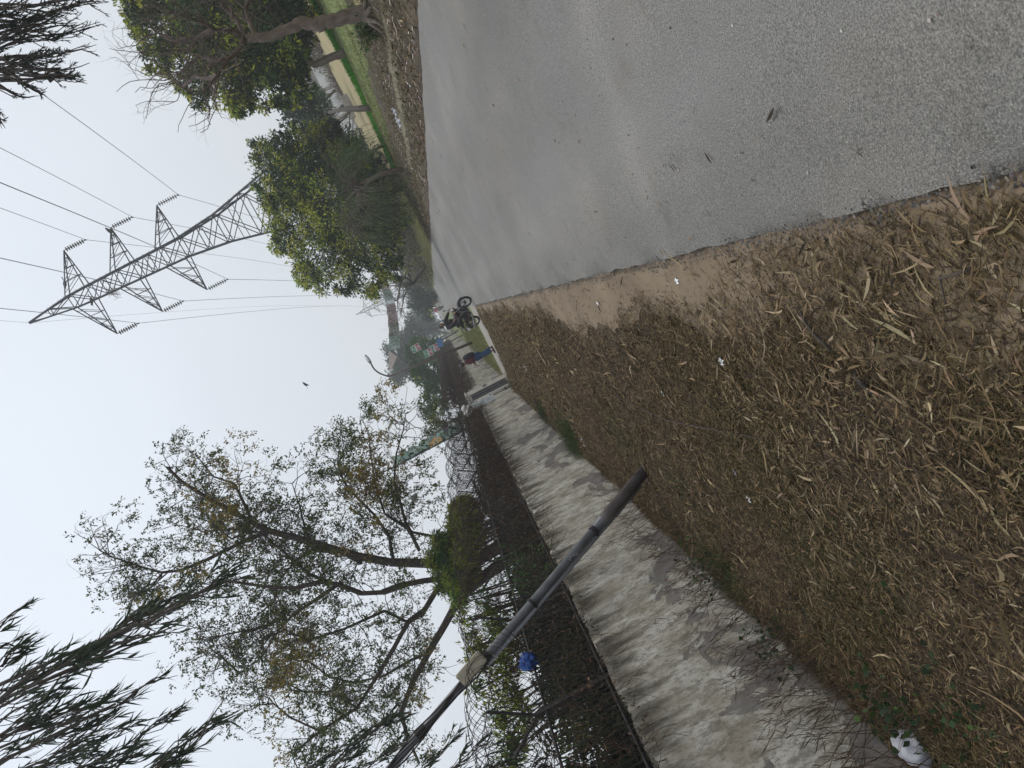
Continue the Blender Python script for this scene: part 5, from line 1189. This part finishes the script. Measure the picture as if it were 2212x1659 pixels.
# ------------------------------------------------------------ people and motorcycles
def skin_mesh(name, V, E, R, m, parent, sub=2):
    me = bpy.data.meshes.new(name); me.from_pydata([tuple(v) for v in V], E, []); o = bpy.data.objects.new(name, me); COL.objects.link(o)
    md = o.modifiers.new("skin", 'SKIN'); md.use_smooth_shade = True
    if not me.skin_vertices: raise RuntimeError("no skin layer")
    for i, r in enumerate(R): me.skin_vertices[0].data[i].radius = (r, r)
    me.skin_vertices[0].data[0].use_root = True
    s = o.modifiers.new("sub", 'SUBSURF'); s.levels = sub; s.render_levels = sub
    dg = bpy.context.evaluated_depsgraph_get(); dg.update(); ev = o.evaluated_get(dg); nm = bpy.data.meshes.new_from_object(ev)
    bpy.data.objects.remove(o); nm.name = name; return link(name, nm, m, parent, world=False, smooth=True)
def human(t, J, top, legs, shoe=BLACKC, hair="short", m_hair=HAIR, hs=1.0):
    """J: joints in the thing's own frame (x right, y forward, z up)"""
    V = []; E = []; R = []
    def v(p, r): V.append(p); R.append(r); return len(V)-1
    def ch(i, pts):
        for p, r in pts: k = v(p, r); E.append((i, k)); i = k
        return i
    A = {k: np.array(q, float) for k, q in J.items()}
    pel = v(A['pel'], .13); mid = ch(pel, [((A['pel']+A['chest'])/2, .115)]); che = ch(mid, [(A['chest'], .135)]); nk = ch(che, [(A['neck'], .055)])
    hd = ch(nk, [(A['head']+np.array([0, 0, -.05]), .075), (A['head']+np.array([0, 0, .05]), .085)])
    for s in 'LR':
        sh = ch(che, [(A['sh'+s], .055), (A['el'+s], .042), (A['wr'+s], .028)])
        w_ = A['wr'+s]; dirh = nrm(A['wr'+s]-A['el'+s]); palm = ch(sh, [(w_+dirh*.06, .026)])
        sd_ = nrm(np.cross(dirh, np.array([0, 0, 1.0])+.01))
        for k, (o_, l_) in enumerate(((-.028, .055), (-.01, .068), (.01, .063), (.027, .05))):
            b0 = w_+dirh*.09+sd_*o_; ch(palm, [(b0, .009), (b0+dirh*l_*.5+np.array([0, 0, -.012]), .008), (b0+dirh*l_*.8+np.array([0, 0, -.03]), .007)])
        ch(palm, [(w_+dirh*.05-sd_*.045+np.array([0, 0, -.01]), .010), (w_+dirh*.085-sd_*.055+np.array([0, 0, -.02]), .009)])
        hp = ch(pel, [(A['hip'+s], .085), (A['kn'+s], .055), (A['an'+s], .036)])
        ch(hp, [(A['an'+s]+(A['toe'+s]-A['an'+s])*.5+np.array([0, 0, -.03]), .036), (A['toe'+s], .028)])
    body = skin_mesh("body", V, E, R, SKIN, t, 2)
    f = nrm(A.get('face', np.array([0, 1., 0]))); H = A['head']; sx = nrm(np.cross(f, np.array([0, 0, 1.])))
    fb = MB(); fb.ball(H+f*.012, (.078, .092, .112), 16, 12); fb.ball(H+f*.098+np.array([0, 0, -.012]), (.013, .018, .02), 8, 6)
    for s_ in (-1, 1): fb.ball(H+sx*.08*s_, (.016, .022, .032), 8, 6)
    fb.build("face", SKIN, body, world=False, smooth=True)
    eb = MB()
    for s_ in (-1, 1): eb.ball(H+f*.085+sx*.03*s_+np.array([0, 0, .012]), .011, 8, 6)
    eb.tube([H+f*.092-sx*.022+np.array([0, 0, -.052]), H+f*.096+np.array([0, 0, -.054]), H+f*.092+sx*.022+np.array([0, 0, -.052])], .005, 5)
    eb.build("eyes_and_mouth", HAIR, body, world=False)
    hb_ = MB(); hb_.ball(H-f*.026+np.array([0, 0, .03]), (.108, .112, .12), 16, 12)
    if hair == "long": hb_.ball(H-f*.075+np.array([0, 0, -.10]), (.075, .05, .16), 12, 10)
    hb_.build("hair", m_hair, t, world=False, smooth=True)
    # jacket / top with sleeves
    V = []; E = []; R = []; pel = v(A['pel']+np.array([0, 0, .0]), .175); mid = ch(pel, [((A['pel']+A['chest'])/2, .17)]); che = ch(mid, [(A['chest'], .185)]); ch(che, [(A['neck']-np.array([0, 0, .025]), .07)])
    for s in 'LR': ch(che, [(A['sh'+s], .092), (A['el'+s], .07), (A['wr'+s]-nrm(A['wr'+s]-A['el'+s])*.01, .041)])
    skin_mesh("jacket", V, E, R, top, t, 2)
    V = []; E = []; R = []; pel = v(A['pel']-np.array([0, 0, .02]), .16)
    for s in 'LR': ch(pel, [(A['hip'+s], .12), (A['kn'+s], .09), (A['an'+s]+np.array([0, 0, .02]), .07)])
    skin_mesh("trousers", V, E, R, legs, t, 2)
    for s in 'LR':
        a = A['an'+s]; d = A['toe'+s]-a; skin_mesh("shoe", [a-d*.25+np.array([0, 0, -.05]), a+d*.4+np.array([0, 0, -.045]), A['toe'+s]+d*.12+np.array([0, 0, .0])], [(0, 1), (1, 2)], [.045, .045, .036], shoe, t, 1)
    return body
# pedestrian facing the gate, black bag on the back
pt = empty("person", (-2.42, 33.9, .035), "person in maroon top and blue jeans walking by the gate with black backpack", "person", rz=radians(82))
J = dict(pel=(0, 0, .88), chest=(0, .02, 1.22), neck=(0, .03, 1.42), head=(0, .07, 1.55), shL=(-.17, .02, 1.33), elL=(-.21, .04, 1.08), wrL=(-.12, .26, 1.02), shR=(.17, .02, 1.33), elR=(.21, .02, 1.06), wrR=(.13, .25, 1.02),
         hipL=(-.09, 0, .82), knL=(-.07, .07, .46), anL=(-.06, .05, .09), toeL=(-.07, .21, .035), hipR=(.09, 0, .82), knR=(.07, .02, .46), anR=(.06, -.08, .09), toeR=(.07, .08, .035), face=(0, 1, -.1))
human(pt, J, MAROON, DENIM)
bp2 = MB().ball((.02, -.19, 1.14), (.16, .12, .29), 16, 12); bp2.build("backpack", BLACKC, pt, world=False, smooth=True)
bp3 = MB(); [bp3.tube([(sx_*.11, -.12, 1.36), (sx_*.13, .06, 1.42), (sx_*.12, .15, 1.2), (sx_*.15, .0, 1.0)], .022, 6) for sx_ in (-1, 1)]; bp3.build("bag_strap", BLACKC, pt, world=False)
MB().box((0.06, .36, 1.07), (.30, .012, .22), Matrix.Rotation(radians(25), 3, 'X')).build("paper_sheet", PAPER, pt, world=False)

TANK = mat("dark_red_tank", (.03, .006, .009), .3, spec=.6)
def wheel(t, y, R=.30):
    w_ = MB().torus((0, y, R), R-.045, .045, 'x', 36, 10, 1.0).build("wheel", RUBBER, t, world=False, smooth=True)
    r = MB().torus((0, y, R), R-.088, .014, 'x', 36, 6, 2.2)
    for k in range(18):
        a = 2*pi*k/18; r.tube([(.03*(-1)**k, y+.035*cos(a), R+.035*sin(a)), (0, y+(R-.09)*cos(a+.2), R+(R-.09)*sin(a+.2))], .0022, 3)
    r.build("rim", CHROME, w_, world=False, smooth=True)
    MB().tube([(-.06, y, R), (.06, y, R)], .055, 14).build("hub", DKMET, w_, world=False, smooth=True)
def motorcycle(loc, rz, label, tank=TANK, group=None):
    t = empty("motorcycle", loc, label, "motorcycle", group, rz)
    yf, yr = .64, -.62; wheel(t, yf); wheel(t, yr)
    f = MB()
    for s in (-1, 1): f.tube([(s*.075, yf, .30), (s*.075, yf-.10, .55), (s*.075, yf-.24, .93)], [.022, .02, .018], 8)
    f.build("fork", CHROME, t, world=False, smooth=True)
    fd = MB(); V = []; F = []
    for yy, R_, a0, a1, nm in ((yf, .345, .15, 2.5, "front_fender"), (yr, .36, .35, 2.75, "rear_fender")):
        b = MB(); n = 12; V = []
        for i in range(n+1):
            a = a0+(a1-a0)*i/n
            for s, h in ((-1, -.02), (-.6, .0), (0, .012), (.6, 0), (1, -.02)): V.append((s*.05, yy+(R_+h)*cos(a), .30+(R_+h)*sin(a)))
        b.add(V, [(i*5+j, i*5+j+1, (i+1)*5+j+1, (i+1)*5+j) for i in range(n) for j in range(4)]); V2 = [(x_, y_+.0, z_-.008) for x_, y_, z_ in V]
        b.add(V2, [(i*5+j, (i+1)*5+j, (i+1)*5+j+1, i*5+j+1) for i in range(n) for j in range(4)])
        b.build(nm, DKMET, t, world=False, smooth=True)
    MB().ball((0, .17, .83), (.125, .27, .125), 18, 12).build("fuel_tank", tank, t, world=False, smooth=True)
    MB().box((0, -.36, .80), (.25, .66, .10)).build("seat", BLACKC, t, world=False, bevel=.035)
    e = MB().box((0, .10, .42), (.26, .30, .26)).tube([(0, .12, .45), (0, .22, .68)], .085, 12)
    for k in range(6): e.tube([(0, .14+.014*k, .50+.025*k), (0, .144+.014*k, .508+.025*k)], .105, 12)
    e.build("engine", mat("engine_metal", (.10, .10, .105), .4, (.2, .2, .2), 20, metal=.6), t, world=False, bevel=.01)
    fr_ = MB().tube([(0, .40, .86), (0, .30, .60), (0, .26, .30), (0, -.16, .28), (0, -.25, .62), (0, -.2, .78)], .02, 8).tube([(0, .38, .90), (0, -.2, .78), (0, -.75, .76)], .022, 8)
    for s in (-1, 1): fr_.tube([(s*.09, -.2, .36), (s*.09, yr, .30)], .02, 8).tube([(s*.11, yr, .32), (s*.12, -.5, .72)], .025, 8)
    fr_.build("frame", DKMET, t, world=False, smooth=True)
    MB().tube([(.10, .24, .38), (.14, .1, .25), (.16, -.2, .26), (.17, -.45, .30), (.18, -.86, .36)], [.02, .022, .03, .045, .045], 12).build("exhaust", CHROME, t, world=False, smooth=True)
    h = MB().tube([(-.36, .30, 1.02), (-.22, .38, 1.03), (0, .42, .97), (.22, .38, 1.03), (.36, .30, 1.02)], .014, 8); h.build("handlebar", CHROME, t, world=False, smooth=True)
    for s in (-1, 1):
        MB().tube([(s*.27, .36, 1.03), (s*.31, .40, 1.20)], .006, 6).ball((s*.32, .40, 1.23), (.055, .015, .035), 12, 8).build("mirror", DKMET, t, world=False, smooth=True)
        MB().ball((s*.15, .52, .86), (.035, .03, .03), 10, 8).build("indicator", paint("amber", (.5, .2, .03)), t, world=False, smooth=True)
        MB().tube([(s*.08, .10, .30), (s*.24, .10, .30)], .016, 8).build("footrest", RUBBER, t, world=False)
    hl = MB().ball((0, .50, .86), (.10, .09, .10), 16, 12).build("headlight", DKMET, t, world=False, smooth=True); MB().ball((0, .535, .86), (.085, .07, .085), 16, 12).build("lens", CHROME, hl, world=False, smooth=True)
    g_ = MB()
    for s in (-1, 1): g_.tube([(s*.04, .40, .66), (s*.26, .44, .60), (s*.28, .42, .36), (s*.05, .34, .30)], .014, 8)
    g_.build("crash_guard", CHROME, t, world=False, smooth=True)
    c = MB()
    for s in (-1, 1): c.tube([(s*.12, -.55, .80), (s*.12, -.86, .84)], .012, 6)
    c.tube([(-.12, -.86, .84), (.12, -.86, .84)], .012, 6); c.build("grab_rail", CHROME, t, world=False)
    MB().box((0, -.93, .62), (.17, .015, .13)).build("number_plate", WHITEP, t, world=False); MB().box((0, -.90, .73), (.14, .05, .06)).build("tail_light", REDP, t, world=False, bevel=.01)
    MB().prism([(-.18, .34), (.0, .34), (.10, .60), (-.30, .66), (-.42, .50)], -.13, .13, 'x').build("side_panel", tank, t, world=False, bevel=.015)
    return t
RZ = atan2(-.70, -.71)
mc = motorcycle((-.5, 32.05, .042), RZ, "dark motorcycle carrying the rider in black, stopped across the road by the cross lane")
rt = empty("person", (-.5, 32.05, .042), "rider in black jacket and trousers astride the near motorcycle", "person", rz=RZ)
J = dict(pel=(0, -.24, .93), chest=(0, -.08, 1.26), neck=(0, -.02, 1.45), head=(0, .03, 1.57), shL=(-.19, -.06, 1.38), elL=(-.30, .10, 1.16), wrL=(-.32, .24, 1.06), shR=(.19, -.06, 1.38), elR=(.30, .10, 1.16), wrR=(.32, .24, 1.06),
         hipL=(-.13, -.18, .88), knL=(-.23, .20, .78), anL=(-.20, .05, .40), toeL=(-.21, .20, .33), hipR=(.13, -.18, .88), knR=(.23, .20, .78), anR=(.20, .05, .40), toeR=(.21, .20, .33), face=(.55, .8, -.1))
human(rt, J, BLACKC, BLACKC)
# far rider in red and distant parked motorcycles
m2 = motorcycle((.64, 111, .042), radians(172), "small distant motorcycle ridden by the person in crimson", TANK)
r2 = empty("person", (.64, 111, .042), "distant rider in crimson coming down the middle of the road", "person", rz=radians(172))
J2 = dict(J); J2['face'] = (0, 1, 0); human(r2, J2, PINKC, BLACKC)
def copy_tree(o, parent=None):
    c = o.copy(); COL.objects.link(c); c.parent = parent
    for k in o.children: copy_tree(k, c)
    return c
for k, (x, y, a, lb_) in enumerate([(-2.0, 118, 70, "distant parked motorcycle at the left road edge, nearest of three"), (-2.5, 124, 95, "distant parked motorcycle at the left road edge, middle of three"), (-2.1, 131, 110, "distant parked motorcycle at the left road edge, farthest of three")]):
    c = copy_tree(mc); c.location = (x, y, .04); c.rotation_euler = (0, 0, radians(a)); c["label"] = lb_; c["group"] = "motorcycles parked far down the road"
    s = empty("load", (x, y, .9), ["pale sacks on the nearest parked motorcycle", "white bundle on the middle parked motorcycle", "pale box on the farthest parked motorcycle"][k], "bundle", "loads on the parked motorcycles")
    MB().ball((x, y, 1.0), (.42, .35, .26), 12, 8).build("sack", WHITEP, s, smooth=True)
ct = empty("fruit_cart", (3.1, 152, 0), "small red roadside cart in the haze at the right road edge", "cart")
MB().box((3.1, 152, .9), (2.2, 1.4, .7)).build("body", paint("cart_red", (.4, .08, .06)), ct, bevel=.05)
MB().box((3.1, 152, 2.3), (2.6, 1.8, .1)).build("canopy", paint("cart_canopy", (.2, .07, .06)), ct)
q = MB()
for sx_ in (-1, 1):
    for sy_ in (-1, 1): q.tube([(3.1+sx_*1.0, 152+sy_*.6, 1.2), (3.1+sx_*1.0, 152+sy_*.6, 2.3)], .04, 6)
q.build("canopy_post", IRON, ct)
for sx_ in (-.8, .8): MB().torus((3.1+sx_, 151.2, .38), .34, .05, 'y').build("wheel", RUBBER, ct)

# ------------------------------------------------------------ birds
def bird(label, p, d, s=.2, fly=False, m=BLACKC):
    t = empty("bird", tuple(p), label, "bird", "crows"); d = nrm(np.array([d[0], d[1], 0.])); P = np.array(p)
    R3 = Matrix((Vector(d), Vector((-d[1], d[0], 0)), Vector((0, 0, 1)))).transposed()
    b = MB().ball(P+np.array([0, 0, s*.45]), (s*.85, s*.36, s*.40), 12, 8, R3 @ Matrix.Rotation(radians(-25), 3, 'Y')).ball(P+d*s*.75+np.array([0, 0, s*.85]), s*.26, 10, 8)
    b.build("body", m, t, smooth=True)
    MB().tube([P+d*s*.9+np.array([0, 0, s*.86]), P+d*s*1.35+np.array([0, 0, s*.8])], [s*.1, s*.02], 6).build("beak", DKMET, t)
    MB().prism([(-s*.5, -s*.12), (-s*1.7, -s*.22), (-s*1.7, s*.22), (-s*.5, s*.12)], -s*.02, s*.03, 'z').build("tail", m, t, world=False).matrix_local = Matrix.Translation((0, 0, s*.3)) @ R3.to_4x4()
    if fly:
        for sg in (-1, 1): MB().prism([(s*.4, 0), (s*.1, sg*s*1.3), (-s*.5, sg*s*2.1), (-s*.35, sg*s*.9), (-s*.4, 0)], -s*.03, s*.03, 'z').build("wing", m, t, world=False).matrix_local = Matrix.Translation((0, 0, s*.5)) @ R3.to_4x4() @ Matrix.Rotation(radians(-sg*22), 4, 'X')
    else:
        l = MB()
        for sg in (-1, 1): l.tube([P+np.array([0, sg*s*.12, s*.25]), P+np.array([0, sg*s*.12, 0])], s*.04, 5)
        l.build("legs", DKMET, t)
bird("black bird flying alone in the open sky", at(662, 829, 45), (1, .3), .17, True)
Rp = Matrix.Rotation(radians(-9), 3, 'Z'); TL = Vector((14.1, 66, 0))
def on_p(v): return np.array(TL+Rp @ Vector(v))
bird("crow perched on the right tip of the middle cross arm of the pylon", on_p((3.6, 0, 21.72)), (1, 0), .34)
bird("crow perched inside the right part of the top cross arm", on_p((1.5, .1, 27.0)), (-1, 0), .34)
bird("crow perched on the pylon body just under the top cross arm", on_p((-.6, -.6, 25.7)), (-1, .2), .34)
bird("dark bird sitting in the fork of the podded tree's highest limb", at(536, 1139, 20.9), (1, 0), .17)
nst = empty("twig_nest", tuple(on_p((-.6, -.6, 24.2))), "ragged twig nest on the left side of the pylon below the top cross arm", "nest")
S = []
for _ in range(60):
    c = on_p((-.75, -.6, 24.0))+rng.normal(0, .22, 3); d = nrm(rng.normal(size=3)); S.append([*(c-d*.3), *(c+d*.3), .012, .008])
segs_obj("twigs", S, TWIG, nst, 3)

# ------------------------------------------------------------ haze
hm = bpy.data.materials.new("haze"); hm.use_nodes = True; n = hm.node_tree; n.nodes.clear()
o = n.nodes.new("ShaderNodeOutputMaterial"); pv = n.nodes.new("ShaderNodeVolumePrincipled"); pv.inputs["Color"].default_value = (.93, .95, .98, 1); pv.inputs["Density"].default_value = .0012; pv.inputs["Anisotropy"].default_value = .2
n.links.new(pv.outputs[0], o.inputs["Volume"])
hx = MB().box((20, 220, 21), (620, 540, 44)).build("haze", hm); tag(hx, kind="stuff")

for ob in bpy.data.objects:      # parts made of countless small pieces
    if ob.parent is not None and ob.name.split('.')[0] in ("barbs", "pods", "dead_leaves", "blades"): ob["kind"] = "stuff"
